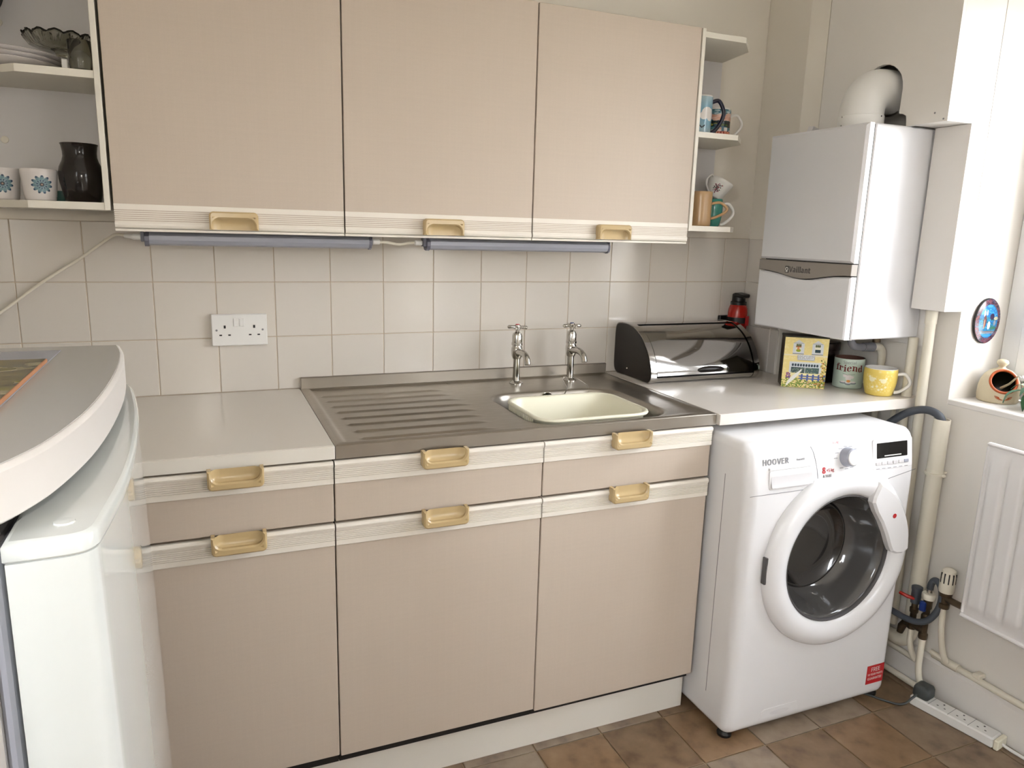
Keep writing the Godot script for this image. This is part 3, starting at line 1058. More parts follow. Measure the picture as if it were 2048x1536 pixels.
func washing_machine() -> void:
	var cx := 1.9665; var w := 0.593; var yb := 0.014; var yt := 0.838
	var o := thing("washing_machine", "white front-loading washing machine with a round glass door, under the right worktop", "washing machine", V(cx, 0, 0.45))
	var c2 := Vector2(cx, (yb + yt) / 2)
	var h := yt - yb
	var hole_c := Vector2(1.990, 0.497); var hole_r := 0.196
	var out0 := rrect_dense(w, h, 0.022, 6, 18, c2)
	var dirs := []
	for q in out0: dirs.append((q - hole_c).normalized())
	var mk := func(ins: float, z: float) -> PackedVector3Array:
		var R := PackedVector3Array()
		var pl := rrect_dense(w - 2 * ins, h - 2 * ins, maxf(0.022 - ins * 0.3, 0.006), 6, 18, c2)
		for q in pl: R.append(V(q.x, q.y, z + machine_z(q.y) - 0.753))
		return R
	var rings := [mk.call(0.0, 0.16), mk.call(0.0, 0.722)]
	for k in range(1, 7):
		var a := k * PI / 12
		rings.append(mk.call(0.030 * (1 - cos(a)), 0.722 + 0.031 * sin(a)))
	# flat front drawn in to the door opening
	var last: PackedVector3Array = rings[-1]
	for f in [0.35, 0.7, 1.0]:
		var R := PackedVector3Array()
		for i in last.size():
			var e := Vector2(last[i].x, last[i].y)
			var q := e.lerp(hole_c + dirs[i] * hole_r, f)
			R.append(V(q.x, q.y, machine_z(q.y)))
		rings.append(R)
	var deep := PackedVector3Array()
	for i in last.size(): deep.append(V(hole_c.x + dirs[i].x * hole_r, hole_c.y + dirs[i].y * hole_r, 0.70))
	rings.append(deep)
	var b := B()
	b.loft(rings, true, true, false, [10])
	put(o, "cabinet", b, M.appliance)
	for x in [cx - w / 2 + 0.024, cx + w / 2 - 0.024]:
		put(o, "foot", B().at(V(x, 0, 0.718)).lathe([Vector2(0, 0), Vector2(0.020, 0), Vector2(0.020, 0.007), Vector2(0.014, 0.014), Vector2(0, 0.016)], 20), M.black)
	# side pressing line
	put(o, "side_seam", B().box(V(cx - w / 2 - 0.0004, 0.10, 0.655), V(cx - w / 2 + 0.001, 0.74, 0.657), 0.0), M.ink_mid)
	# drum and its gasket
	var dm := B().at(V(hole_c.x, hole_c.y, 0.70), V(90, 0, 0))
	dm.lathe([Vector2(hole_r + 0.002, 0.004), Vector2(hole_r - 0.004, -0.02), Vector2(0.180, -0.05), Vector2(0.186, -0.06)], 48, 35.0, false)
	dm.flip(0)
	put(o, "gasket", dm, M.rubber)
	var dr := B().at(V(hole_c.x, hole_c.y, 0.70), V(90, 0, 0))
	var f0 := dr.p.size()
	dr.lathe([Vector2(0.186, -0.055), Vector2(0.205, -0.07), Vector2(0.21, -0.36), Vector2(0.17, -0.385), Vector2(0.06, -0.38), Vector2(0.0, -0.375)], 48, 35.0, false)
	dr.flip(f0)
	var drum := put(o, "drum", dr, M.drum)
	for k in 3:
		var a := deg_to_rad(k * 120 + 65)
		var pd := B()
		var pc := V(hole_c.x + cos(a) * 0.188, hole_c.y + sin(a) * 0.188, 0.49)
		pd.at(pc, V(0, 0, rad_to_deg(a) + 90)).prism(PackedVector2Array([Vector2(-0.035, -0.02), Vector2(0.035, -0.02), Vector2(0.012, 0.03), Vector2(-0.012, 0.03)]), -0.13, 0.13, 0.01)
		put(drum, "paddle", pd, M.drum)
	# door ring with a flat cut along its top
	var d := B()
	var rr := []
	for q in [Vector2(0.1835, 0.7575), Vector2(0.1845, 0.768), Vector2(0.191, 0.7745), Vector2(0.206, 0.781), Vector2(0.224, 0.783), Vector2(0.241, 0.778), Vector2(0.2525, 0.768), Vector2(0.2555, 0.758), Vector2(0.2555, 0.7535), Vector2(0.20, 0.7535)]:
		var R := PackedVector3Array()
		for i in 96:
			var a := TAU * i / 96
			var y: float = minf(q.x * sin(a), 0.236 - maxf(0.0, 0.2555 - q.x) * 0.35)
			var zz: float = q.y + (machine_z(hole_c.y + y) - 0.753)
			R.append(V(hole_c.x + q.x * cos(a), hole_c.y + y, zz))
		rr.append(R)
	rr.append(rr[0])
	d.loft(rr, true, false, false, [8])
	var door := put(o, "door_ring", d, M.appliance)
	var seal := B().at(V(hole_c.x, hole_c.y, 0.0), V(90, 0, 0))
	seal.lathe([Vector2(0.1770, 0.757), Vector2(0.1838, 0.757), Vector2(0.1838, 0.7655), Vector2(0.1800, 0.767), Vector2(0.1770, 0.762), Vector2(0.1770, 0.757)], 72)
	put(door, "rim", seal, M.ink_grey)
	var gb := B().at(V(hole_c.x, hole_c.y, 0.0), V(90, 0, 0))
	var f1 := gb.p.size()
	gb.lathe([Vector2(0.1815, 0.758), Vector2(0.178, 0.757), Vector2(0.172, 0.750), Vector2(0.166, 0.728), Vector2(0.152, 0.690), Vector2(0.142, 0.668), Vector2(0.134, 0.660)], 72, 80, false)
	gb.flip(f1)
	put(door, "door_glass", gb, M.door_glass)
	var gi := B().at(V(hole_c.x, hole_c.y, 0.0), V(90, 0, 0))
	gi.lathe([Vector2(0.134, 0.660), Vector2(0.130, 0.6635), Vector2(0.124, 0.6615), Vector2(0.118, 0.655), Vector2(0.08, 0.650), Vector2(0.0, 0.648)], 72, 80, false)
	gi.flip(0)
	put(door, "glass_bottom", gi, M.glass_dark)
	# handle flap bridging ring and glass on the right
	var hp := PackedVector2Array()
	for k in 13:
		var a := deg_to_rad(lerpf(1.0, 66.0, k / 12.0))
		hp.append(Vector2(cos(a), sin(a)) * 0.236)
	for q in [Vector2(0.078, 0.176), Vector2(0.076, 0.160), Vector2(0.093, 0.130), Vector2(0.118, 0.098), Vector2(0.140, 0.062), Vector2(0.160, 0.022), Vector2(0.172, 0.004), Vector2(0.190, -0.004), Vector2(0.215, -0.006)]:
		hp.append(q)
	var hb := B().at(V(hole_c.x, hole_c.y, 0.0))
	hb.prism(hp, 0.770, 0.7915, 0.006)
	put(door, "door_handle", hb, M.appliance)
	put(door, "red_dot", B().at(V(2.150, 0.611, 0.7915), V(90, 0, 0)).lathe([Vector2(0, 0), Vector2(0.0068, 0), Vector2(0.0068, 0.0006), Vector2(0, 0.0006)], 20), M.red)
	var hg := B()
	hg.box(V(1.7335, 0.464, 0.7545), V(1.7405, 0.538, 0.7685), 0.001)
	put(door, "hinge_slot", hg, M.ink_grey)
	# fascia: seam, dispenser drawer, dial, display and buttons
	var on := func(x: float, y: float, dz := 0.0) -> Vector3:
		return V(x, y, machine_z(y) + dz)
	var face_tilt := 9.0
	var seam := B()
	seam.box(V(1.673, 0.7075, 0.7527), V(1.885, 0.7088, 0.7535), 0.0)
	put(o, "fascia_seam", seam, M.ink_mid)
	put(o, "fascia_seam", B().at(V(2.205, 0.7145, 0.7527), V(0, 0, 10)).box(V(-0.052, 0, 0), V(0.052, 0.0014, 0.0006), 0.0), M.ink_mid)
	var dl := B()
	for q in [[V(1.875, 0.818, 0), V(1.884, 0.80, 0), V(1.893, 0.76, 0), V(1.898, 0.715, 0)]]:
		var pts := spl(q, 6)
		for i in pts.size(): pts[i].z = machine_z(pts[i].y) - 0.0003
		dl.tube(pts, 0.0008, 6)
	var dd := put(o, "dispenser_drawer", dl, M.ink_mid)
	# recessed grip of the drawer: rim with a sloped scoop
	var sc := B().at(V(1.8065, 0.743, machine_z(0.743)), V(-5, 0, 0))
	sc.prism(rrect(0.147, 0.050, 0.006, 4), -0.004, 0.0014, 0.001)
	put(dd, "grip_frame", sc, M.appliance)
	var sc2 := B().at(V(1.8065, 0.744, machine_z(0.743)), V(-5, 0, 0))
	sc2.sheet(8, 8, func(u: float, v: float) -> Vector3:
		return V((u - 0.5) * 0.136, (0.5 - v) * 0.040, 0.0016 + 0.006 * v * v - 0.0008), false)
	put(dd, "grip_scoop", sc2, M.appliance_dim)
	var lip := B().at(V(1.8025, 0.772, machine_z(0.772)), V(-6, 0, 0))
	lip.box(V(-0.07, -0.004, -0.002), V(0.07, 0.0045, 0.004), 0.0015)
	put(dd, "grip_lip", lip, M.appliance)
	put_text(o, "lettering", "HOOVER", 0.0155, on.call(1.7555, 0.790, 0.0004), V(-face_tilt, 0, 0), M.ink_mid, true)
	put_text(o, "lettering", "VisionHD", 0.005, on.call(1.838, 0.789, 0.0004), V(-face_tilt, 0, 0), M.ink_mid, false)
	put_text(o, "lettering", "8", 0.017, on.call(1.917, 0.752, 0.0004), V(-face_tilt, 0, 0), M.red, true)
	put_text(o, "lettering", "+5 kg", 0.008, on.call(1.939, 0.751, 0.0004), V(-face_tilt, 0, 0), M.red, false)
	put_text(o, "lettering", "A 1600", 0.007, on.call(1.928, 0.7365, 0.0004), V(-face_tilt, 0, 0), M.ink_grey, false)
	put_text(o, "lettering", "8 5 kg", 0.006, on.call(1.962, 0.822, 0.0004), V(-face_tilt - 5, 0, 0), M.red, false)
	var kp: Vector3 = on.call(1.999, 0.781, 0.0)
	var kb := B().at(kp, V(90 - face_tilt, 0, 0))
	kb.lathe([Vector2(0, 0), Vector2(0.0265, 0), Vector2(0.0265, 0.004), Vector2(0.0245, 0.008), Vector2(0.0235, 0.021), Vector2(0.021, 0.024), Vector2(0, 0.0245)], 40)
	var knob := put(o, "dial", kb, M.lamp_grey)
	var kf := B().at(kp, V(90 - face_tilt, 0, 0))
	kf.lathe([Vector2(0, 0.0243), Vector2(0.0205, 0.0243), Vector2(0.019, 0.0262), Vector2(0, 0.0268)], 32)
	put(knob, "dial_face", kf, M.white_plastic)
	var tk := B()
	for k in 12:
		var a := deg_to_rad(-120 + k * 27)
		var q: Vector3 = on.call(1.999 + cos(a) * 0.040, 0.779 + sin(a) * 0.030, 0.0)
		tk.box(q - V(0.006, 0.0007, 0.0006), q + V(0.006, 0.0007, 0.0005), 0.0)
	put(o, "programme_marks", tk, M.ink_mid)
	var dc := V(2.166, 0.786, machine_z(0.786))
	var ds := B().at(dc, V(-face_tilt, 0, 0))
	ds.prism(rrect(0.117, 0.0425, 0.002, 3), -0.002, 0.0016, 0.0006)
	var disp := put(o, "display", ds, M.display)
	var dt := B().at(dc, V(-face_tilt, 0, 0))
	dt.box(V(-0.03, -0.0165, 0.0014), V(0.034, -0.0140, 0.0020), 0.0)
	put(disp, "display_text", dt, M.white_plastic)
	var pn := B().at(V(2.168, 0.776, machine_z(0.776)), V(-face_tilt, 0, 0))
	pn.prism(rrect(0.150, 0.085, 0.008, 4), -0.004, 0.0006, 0.0006)
	put(disp, "display_surround", pn, M.appliance)
	for k in 6:
		var bx := 2.1115 + k * 0.0215
		var bb := B().at(V(bx, 0.7515, machine_z(0.7515)), V(-face_tilt, 0, 0))
		bb.prism(rrect(0.0165, 0.0095, 0.002, 3), -0.001, 0.0026, 0.0008)
		put(o, "button", bb, M.lamp_grey if k == 5 else M.appliance_dim)
		var bl := B().at(V(bx, 0.737, machine_z(0.737)), V(-face_tilt, 0, 0))
		bl.box(V(-0.006, -0.0008, 0.0002), V(0.006, 0.0008, 0.0010), 0.0)
		put(o, "button_caption", bl, M.ink_mid)
	# sticker, pump cover
	var sp := B().at(V(2.209, 0.090, 0.7532))
	sp.prism(PackedVector2Array([Vector2(-0.034, -0.029), Vector2(0.034, -0.029), Vector2(0.034, 0.031), Vector2(-0.034, 0.031)]), -0.0006, 0.0004)
	var stk := put(o, "sticker", sp, M.red)
	put_text(stk, "lettering", "FREE", 0.0125, V(2.209, 0.1065, 0.7537), Vector3.ZERO, M.white_plastic, false)
	put_text(stk, "lettering", "10 YEAR PARTS", 0.0065, V(2.209, 0.091, 0.7537), Vector3.ZERO, M.white_plastic, false)
	put_text(stk, "lettering", "GUARANTEE", 0.0075, V(2.209, 0.0775, 0.7537), Vector3.ZERO, M.white_plastic, false)
	var pc := B().at(V(1.845, 0.0495, 0.7530))
	pc.prism(PackedVector2Array([Vector2(-0.066, -0.005), Vector2(0.078, -0.005), Vector2(0.066, 0.024), Vector2(-0.050, 0.024), Vector2(-0.060, 0.018)]), -0.002, 0.0007, 0.0007)
	var pump := put(o, "pump_cover", pc, M.appliance)
	var gs := B().at(V(1.850, 0.057, 0.7536))
	gs.sheet(10, 6, func(u: float, v: float) -> Vector3:
		var xx := (u - 0.5) * 0.07
		return V(xx, (0.5 - v) * 0.012 * sqrt(maxf(0.0, 1.0 - pow(2 * u - 1, 2))) + 0.0, 0.0006 + 0.003 * v * (1 - pow(2 * u - 1, 2))), false)
	put(pump, "finger_grip", gs, M.appliance_dim)

func put_text(parent: Node, called: String, s: String, height: float, at: Vector3, rot: Vector3, m: Material, bold := false) -> MeshInstance3D:
	var off := Vector3.ZERO
	var q := parent
	while q != self:
		off += q.position
		q = q.get_parent()
	return put_mesh(parent, called, text_mesh(s, height, 0.0005, "Droid Sans", bold), m, Transform3D(Basis.from_euler(rot * PI / 180.0), at - off))

func boiler() -> void:
	var o := thing("boiler", "white wall-hung gas boiler with a grey band, above the worktop corner", "boiler", V(2.25, 1.07, 0.396))
	var y0 := 1.070; var y1 := 1.665; var z0 := 0.209; var z1 := 0.5845
	put(o, "casing", B().box(V(2.1335, y0, z0), V(2.403, y1, z1), 0.004), M.boiler_white)
	put(o, "seam", B().box(V(2.128, y0 + 0.003, z0 + 0.003), V(2.1335, y1 - 0.003, z1 - 0.003), 0.0), M.gap_dark)
	var rot := V(0, -90, 0)
	var xf := 2.128
	# front cover: upper panel, band with a drooping lower edge, lower flap
	var zc := (z0 + z1) / 2
	var up := B().at(V(xf, 0, 0), rot)
	up.prism(PackedVector2Array([Vector2(z0, 1.2865), Vector2(z1, 1.2865), Vector2(z1, y1), Vector2(z0, y1)]), 0.0, 0.023, 0.007)
	put(o, "upper_panel", up, M.boiler_white)
	var wave := func(off: float) -> Array:
		var q := []
		for k in 25:
			var u := k / 24.0
			var g := exp(-pow((u - 0.50) / 0.27, 2.0))
			q.append(Vector2(lerpf(z0, z1, u), 1.2525 - 0.020 * g + off))
		return q
	var bp := PackedVector2Array(wave.call(0.0))
	bp.append(Vector2(z1, 1.2835)); bp.append(Vector2(z0, 1.2835))
	var bd := B().at(V(xf, 0, 0), rot)
	bd.prism(bp, 0.0, 0.0232, 0.0012)
	var band := put(o, "band", bd, M.boiler_band)
	var lp := PackedVector2Array([Vector2(z0, y0), Vector2(z1, y0)])
	var wv: Array = wave.call(-0.003)
	wv.reverse()
	for q in wv: lp.append(q)
	var lo := B().at(V(xf, 0, 0), rot)
	lo.prism(lp, 0.0, 0.0225, 0.004)
	put(o, "lower_flap", lo, M.boiler_white)
	# finger scoop under the band
	var sc := B().at(V(xf - 0.0222, 1.2185, zc), rot)
	sc.sheet(14, 8, func(u: float, v: float) -> Vector3:
		var xx := (u - 0.5) * 0.15
		var wd := sqrt(maxf(0.0, 1.0 - pow(2 * u - 1, 2)))
		return V(xx, 0.011 - v * 0.034 * wd, 0.0006 + 0.0035 * v * wd), false)
	put(o, "finger_scoop", sc, M.boiler_white)
	# badge: small square emblem and the name
	var em := B().at(V(xf - 0.0233, 1.2575, 0.3365), rot)
	em.prism(rrect(0.0165, 0.021, 0.003, 3), 0.0, 0.0008, 0.0003)
	var badge := put(band, "emblem", em, M.ink_grey)
	var er := B().at(V(xf - 0.0240, 1.2585, 0.3365), V(0, 0, 90))
	er.lathe([Vector2(0.0035, 0.0), Vector2(0.0058, 0.0), Vector2(0.0058, 0.0008), Vector2(0.0035, 0.0008), Vector2(0.0035, 0.0)], 20)
	er.at(Vector3.ZERO)
	er.box(V(xf - 0.0248, 1.2495, 0.3325), V(xf - 0.0238, 1.2525, 0.3405), 0.0)
	put(band, "emblem_mark", er, M.white_plastic)
	put_text(band, "lettering", "Vaillant", 0.0168, V(xf - 0.0235, 1.2578, 0.3895), rot, M.ink_grey, true)
	# underside fittings
	put(o, "drain_point", B().at(V(2.20, 1.058, 0.52)).lathe([Vector2(0, 0), Vector2(0.006, 0), Vector2(0.008, 0.004), Vector2(0.008, 0.013), Vector2(0, 0.013)], 16), M.white_plastic)
	put(o, "brass_fitting", B().at(V(2.335, 1.045, 0.50)).lathe([Vector2(0, 0), Vector2(0.012, 0), Vector2(0.012, 0.016), Vector2(0.009, 0.018), Vector2(0.009, 0.026), Vector2(0, 0.026)], 16), M.brass_dull)
	# flue elbow
	var f := thing("flue_elbow", "white flue elbow rising from the boiler top into a notch in the boxing", "flue", V(2.205, y1, 0.466))
	var pts := [V(2.200, y1, 0.466), V(2.200, 1.70, 0.466), V(2.2005, 1.716, 0.466)]
	for k in range(1, 11):
		var a := k * PI / 20
		pts.append(V(2.2005 + 0.058 * (1 - cos(a)), 1.716 + 0.058 * sin(a), 0.466))
	pts.append(V(2.31, 1.774, 0.466))
	put(f, "pipe", B().tube(pts, 0.0595, 40), M.white_plastic)
	put(f, "collar", B().at(V(2.200, y1, 0.466)).lathe([Vector2(0, 0), Vector2(0.0618, 0), Vector2(0.0618, 0.034), Vector2(0.0600, 0.0355), Vector2(0, 0.0355)], 44), M.white_plastic)
	for k in 4:
		var a := deg_to_rad([40.0, 40.0, 150.0, 150.0][k])
		var yy: float = [y1 + 0.006, y1 + 0.03][k % 2]
		put(f, "screw", B().at(V(2.200 + 0.0616 * cos(a + 0.7), yy, 0.466 + 0.0616 * sin(a + 0.7)), V(90, 0, 0)).lathe([Vector2(0, 0), Vector2(0.0022, 0), Vector2(0.0022, 0.0012), Vector2(0, 0.0012)], 8), M.ink_grey)
	var br := B().at(V(2.16, y1, 0.33))
	br.prism(PackedVector2Array([Vector2(-0.02, 0), Vector2(0.055, 0), Vector2(0.02, 0.010), Vector2(-0.012, 0.020)]), -0.01, 0.01, 0.001)
	put(f, "bracket", br, M.appliance_dim)

func radiator() -> void:
	var o := thing("radiator", "white pressed-steel panel radiator under the window", "radiator", V(2.33, 0.333, 1.4))
	var z0 := 0.898; var z1 := 1.90; var y0 := 0.334; var y1 := 0.838
	var P := 0.0496
	var b := B()
	b.sheet(220, 40, func(u: float, v: float) -> Vector3:
		var z := lerpf(z0 + 0.004, z1 - 0.004, u)
		var y := lerpf(y0 + 0.004, y1 - 0.004, v)
		var ph := fposmod(z - z0 - 0.014, P) / P
		var rise := clampf((0.5 - absf(ph - 0.5)) / 0.16, 0, 1)
		rise = rise * rise * (3 - 2 * rise)
		var endv := clampf((y - y0 - 0.030) / 0.018, 0, 1) * clampf((y1 - 0.030 - y) / 0.018, 0, 1)
		if z < z0 + 0.014 or z > z1 - 0.02: rise = 0.0
		return V(2.324 - 0.0075 * rise * endv, y, z), true)
	put(o, "front_panel", b, M.radiator)
	var e := B()
	e.box(V(2.319, y0, z0), V(2.3345, y0 + 0.012, z1), 0.004)
	e.box(V(2.319, y1 - 0.010, z0), V(2.3345, y1, z1), 0.004)
	e.box(V(2.3205, y0 + 0.012, z0), V(2.3345, y1 - 0.010, z0 + 0.010), 0.004)
	e.box(V(2.3205, y0 + 0.012, z1 - 0.010), V(2.3345, y1 - 0.010, z1), 0.004)
	e.box(V(2.3255, y0 + 0.012, z0 + 0.010), V(2.334, y1 - 0.010, z1 - 0.010), 0.0)
	put(o, "edge", e, M.radiator)
	for z in [1.05, 1.75]:
		put(o, "wall_bracket", B().box(V(2.334, 0.42, z), V(2.4195, 0.76, z + 0.03), 0.002), M.radiator)
	put(o, "tail", B().tube([V(2.345, 0.352, 0.838), V(2.345, 0.352, 0.91)], 0.0095, 12), M.brass_dull)
	# thermostatic valve on its drop pipe
	var t := thing("radiator_valve", "white thermostatic valve head beside the lower corner of the radiator", "valve", V(2.345, 0.32, 0.836))
	var h := B().at(V(2.345, 0.372, 0.836))
	h.lathe([Vector2(0, 0), Vector2(0.019, 0), Vector2(0.0205, 0.006), Vector2(0.0205, 0.05), Vector2(0.018, 0.066), Vector2(0.011, 0.071), Vector2(0, 0.072)], 32)
	var hd := put(t, "head", h, M.cream_pipe)
	var sl := B()
	for k in 5:
		var a := deg_to_rad(75 + k * 32)
		sl.at(V(2.345 + cos(a) * 0.0198, 0.414, 0.836 + sin(a) * 0.0198), V(0, -rad_to_deg(a), 0)).box(V(-0.001, -0.012, -0.0016), V(0.0012, 0.018, 0.0016), 0.0)
	put(hd, "slot", sl, M.gap_dark)
	var vb := B().at(V(2.345, 0.322, 0.836))
	vb.lathe([Vector2(0, 0), Vector2(0.0135, 0), Vector2(0.0145, 0.003), Vector2(0.0145, 0.014), Vector2(0.0105, 0.017), Vector2(0.0105, 0.034), Vector2(0.0165, 0.037), Vector2(0.0178, 0.050), Vector2(0, 0.050)], 12)
	put(t, "valve_body", vb, M.brass_dull)
	var p := thing("radiator_pipe", "white painted pipe running along the skirting and up to the radiator valve", "pipe", V(2.39, 0.12, 1.4))
	put(p, "riser", B().tube(spl([V(2.345, 0.322, 0.836), V(2.347, 0.27, 0.836), V(2.357, 0.22, 0.836), V(2.370, 0.175, 0.838), V(2.384, 0.142, 0.842)], 6), 0.0085), M.cream_pipe)
	put(p, "run", B().tube([V(2.398, 0.136, 0.79), V(2.400, 0.135, 0.85), V(2.403, 0.1355, 1.2), V(2.403, 0.1355, 2.6)], 0.0095), M.cream_pipe)
	put(p, "tee", B().tube([V(2.399, 0.1355, 0.825), V(2.400, 0.1355, 0.872)], 0.0125), M.cream_pipe)
	put(p, "stub", B().tube([V(2.394, 0.141, 0.823), V(2.384, 0.150, 0.790)], 0.0075), M.cream_pipe)
	put(p, "pipe_clip", B().box(V(2.388, 0.142, 0.918), V(2.4195, 0.156, 0.940), 0.003), M.cream_pipe)

# ---------------------------------------------------------------- open shelves and fittings
# plan of one open shelf, dir +1 to the right of its side panel, -1 to the left
func shelf_plan(x: float, dir: float) -> PackedVector2Array:
	var q := PackedVector2Array()
	for v in [Vector2(0, 0.016), Vector2(0.246, 0.016), Vector2(0.222, 0.172), Vector2(0.144, 0.254), Vector2(0, 0.254)]:
		q.append(Vector2(x + dir * v.x, v.y))
	return q

func flat_prism(poly: PackedVector2Array, y0: float, y1: float) -> MB:
	var b := B()
	b.t = Transform3D(Basis(V(1, 0, 0), V(0, 0, 1), V(0, 1, 0)), Vector3.ZERO)
	b.prism(poly, y0, y1, 0.0008)
	return b

func open_shelves() -> void:
	var l := thing("open_shelf", "white open corner shelf unit left of the cupboards, holding plates and the brown jug", "shelf", V(0.12, 1.37, 0.12))
	put(l, "side_panel", B().box(V(0.2335, 1.3705, 0.001), V(0.2455, 2.25, 0.256), 0.001), M.melamine)
	put(l, "back_panel", B().box(V(-0.013, 1.3715, 0.001), V(0.2332, 2.24, 0.0155), 0.0), M.melamine_back)
	for y in [1.3715, 1.6455, 1.94]:
		put(l, "shelf", flat_prism(shelf_plan(0.2333, -1.0), y, y + 0.0158), M.melamine)
	for q in [V(0.014, 1.528, 0.0155), V(0.026, 1.785, 0.0155)]:
		put(l, "screw_cap", B().at(q, V(90, 0, 0)).lathe([Vector2(0, 0), Vector2(0.0085, 0), Vector2(0.0075, 0.0016), Vector2(0, 0.0022)], 20), M.melamine)
	var r := thing("open_shelf", "white open corner shelf unit on the right end of the wall cupboards, holding mugs", "shelf", V(1.9, 1.365, 0.12))
	put(r, "side_panel", B().box(V(1.7842, 1.3645, 0.001), V(1.7962, 1.934, 0.256), 0.001), M.melamine)
	put(r, "back_panel", B().box(V(1.7965, 1.3655, 0.001), V(2.043, 1.93, 0.0155), 0.0), M.melamine_back)
	for y in [1.3655, 1.6365, 1.9105]:
		put(r, "shelf", flat_prism(shelf_plan(1.7964, 1.0), y, y + 0.0158), M.melamine)

func strip_lights() -> void:
	for k in 2:
		var x0: float = [0.2965, 0.978][k]
		var x1: float = [0.8405, 1.552][k]
		var o := thing("strip_light", ["grey under-cupboard strip light above the double socket, switched off", "grey under-cupboard strip light above the sink taps, switched off"][k], "light", V((x0 + x1) / 2, 1.326, 0.19), "under-cupboard strip lights")
		var prof := PackedVector2Array([Vector2(0.165, 1.325), Vector2(0.165, 1.304), Vector2(0.172, 1.2965), Vector2(0.188, 1.2945), Vector2(0.199, 1.2985), Vector2(0.203, 1.307), Vector2(0.203, 1.317), Vector2(0.199, 1.3195), Vector2(0.188, 1.325)])
		var b := B()
		b.t = Transform3D(Basis(V(0, 0, 1), V(0, 1, 0), V(1, 0, 0)), Vector3.ZERO)
		b.prism(prof, x0 + 0.018, x1 - 0.010, 0.0)
		put(o, "diffuser", b, M.lamp_grey)
		for e in 2:
			var c := B()
			var xe: float = [x0, x1 - 0.0098][e]
			c.t = Transform3D(Basis(V(0, 0, 1), V(0, 1, 0), V(1, 0, 0)), Vector3.ZERO)
			var big := PackedVector2Array()
			for q in prof: big.append((q - Vector2(0.184, 1.312)) * 1.05 + Vector2(0.184, 1.3105))
			c.prism(big, xe + (0.008 if e == 0 else 0.0), xe + (0.0178 if e == 0 else 0.0065), 0.0008)
			put(o, "end_cap", c, M.lamp_grey_dark)
			var cc := B().box(V(xe if e == 0 else xe + 0.0068, 1.303, 0.168), V(xe + (0.0078 if e == 0 else 0.0098), 1.3255, 0.196), 0.0012)
			put(o, "socket_end", cc, M.lamp_grey_dark)
		put(o, "mounting_plate", B().box(V(x0 + 0.010, 1.3215, 0.150), V(x1 - 0.010, 1.3262, 0.1815), 0.0006), M.lamp_grey_dark)
	# flex from the left light down the wall, and the link between the two lights
	var c1 := thing("power_cable", "white flex dropping left from the strip light across the tiles", "cable", V(0.1, 1.2, 0.02))
	put(c1, "flex", B().tube(spl([V(0.284, 1.3125, 0.18), V(0.262, 1.3155, 0.15), V(0.236, 1.316, 0.09), V(0.212, 1.304, 0.035), V(0.190, 1.288, 0.012), V(0.140, 1.2505, 0.008), V(0.055, 1.192, 0.008), V(-0.035, 1.1215, 0.008), V(-0.15, 1.04, 0.008)], 8), 0.0036, 10), M.cream_pipe)
	put(c1, "connector", B().tube([V(0.2962, 1.3135, 0.182), V(0.280, 1.3135, 0.182), V(0.278, 1.3135, 0.181), V(0.262, 1.3145, 0.165)], [0.0075, 0.0075, 0.0055, 0.0042], 12), M.white_plastic)
	var c2 := thing("link_cable", "short white lead joining the two strip lights under the cupboards", "cable", V(0.91, 1.31, 0.18))
	put(c2, "flex", B().tube(spl([V(0.852, 1.312, 0.182), V(0.880, 1.3125, 0.18), V(0.915, 1.307, 0.175), V(0.945, 1.3115, 0.178), V(0.972, 1.312, 0.182)], 8), 0.0036, 10), M.cream_pipe)
	for x in [[0.8408, 0.862], [0.9562, 0.9778]]:
		put(c2, "connector", B().box(V(x[0], 1.306, 0.174), V(x[1], 1.319, 0.190), 0.003), M.white_plastic)

func socket() -> void:
	var o := thing("double_socket", "white double wall socket with two switches on the tiled wall", "socket", V(0.511, 1.066, 0.0))
	put(o, "back_box", B().box(V(0.442, 1.024, -0.0004), V(0.580, 1.107, 0.0065), 0.0), M.cream_pipe)
	put(o, "faceplate", B().box(V(0.4395, 1.0225, 0.0066), V(0.5830, 1.1090, 0.0135), 0.0022), M.white_plastic)
	for k in 2:
		var xs: float = [0.5025, 0.5175][k]
		put(o, "switch", B().at(V(xs, 1.0865, 0.0135), V(4, 0, 0)).box(V(-0.0062, -0.0115, -0.003), V(0.0062, 0.0115, 0.0028), 0.0012), M.white_plastic)
		var xc: float = [0.4735, 0.5490][k]
		var h := B()
		h.box(V(xc - 0.0026, 1.0705, 0.0132), V(xc + 0.0026, 1.0785, 0.0139), 0.0)
		h.box(V(xc - 0.0145, 1.0502, 0.0132), V(xc - 0.0078, 1.0538, 0.0139), 0.0)
		h.box(V(xc + 0.0078, 1.0502, 0.0132), V(xc + 0.0145, 1.0538, 0.0139), 0.0)
		put(o, "pin_slots", h, M.black)
		put(o, "screw", B().at(V([0.4525, 0.5710][k], 1.0655, 0.0133), V(90, 0, 0)).lathe([Vector2(0, 0), Vector2(0.003, 0), Vector2(0.0026, 0.0008), Vector2(0, 0.001)], 14), M.ink_mid)

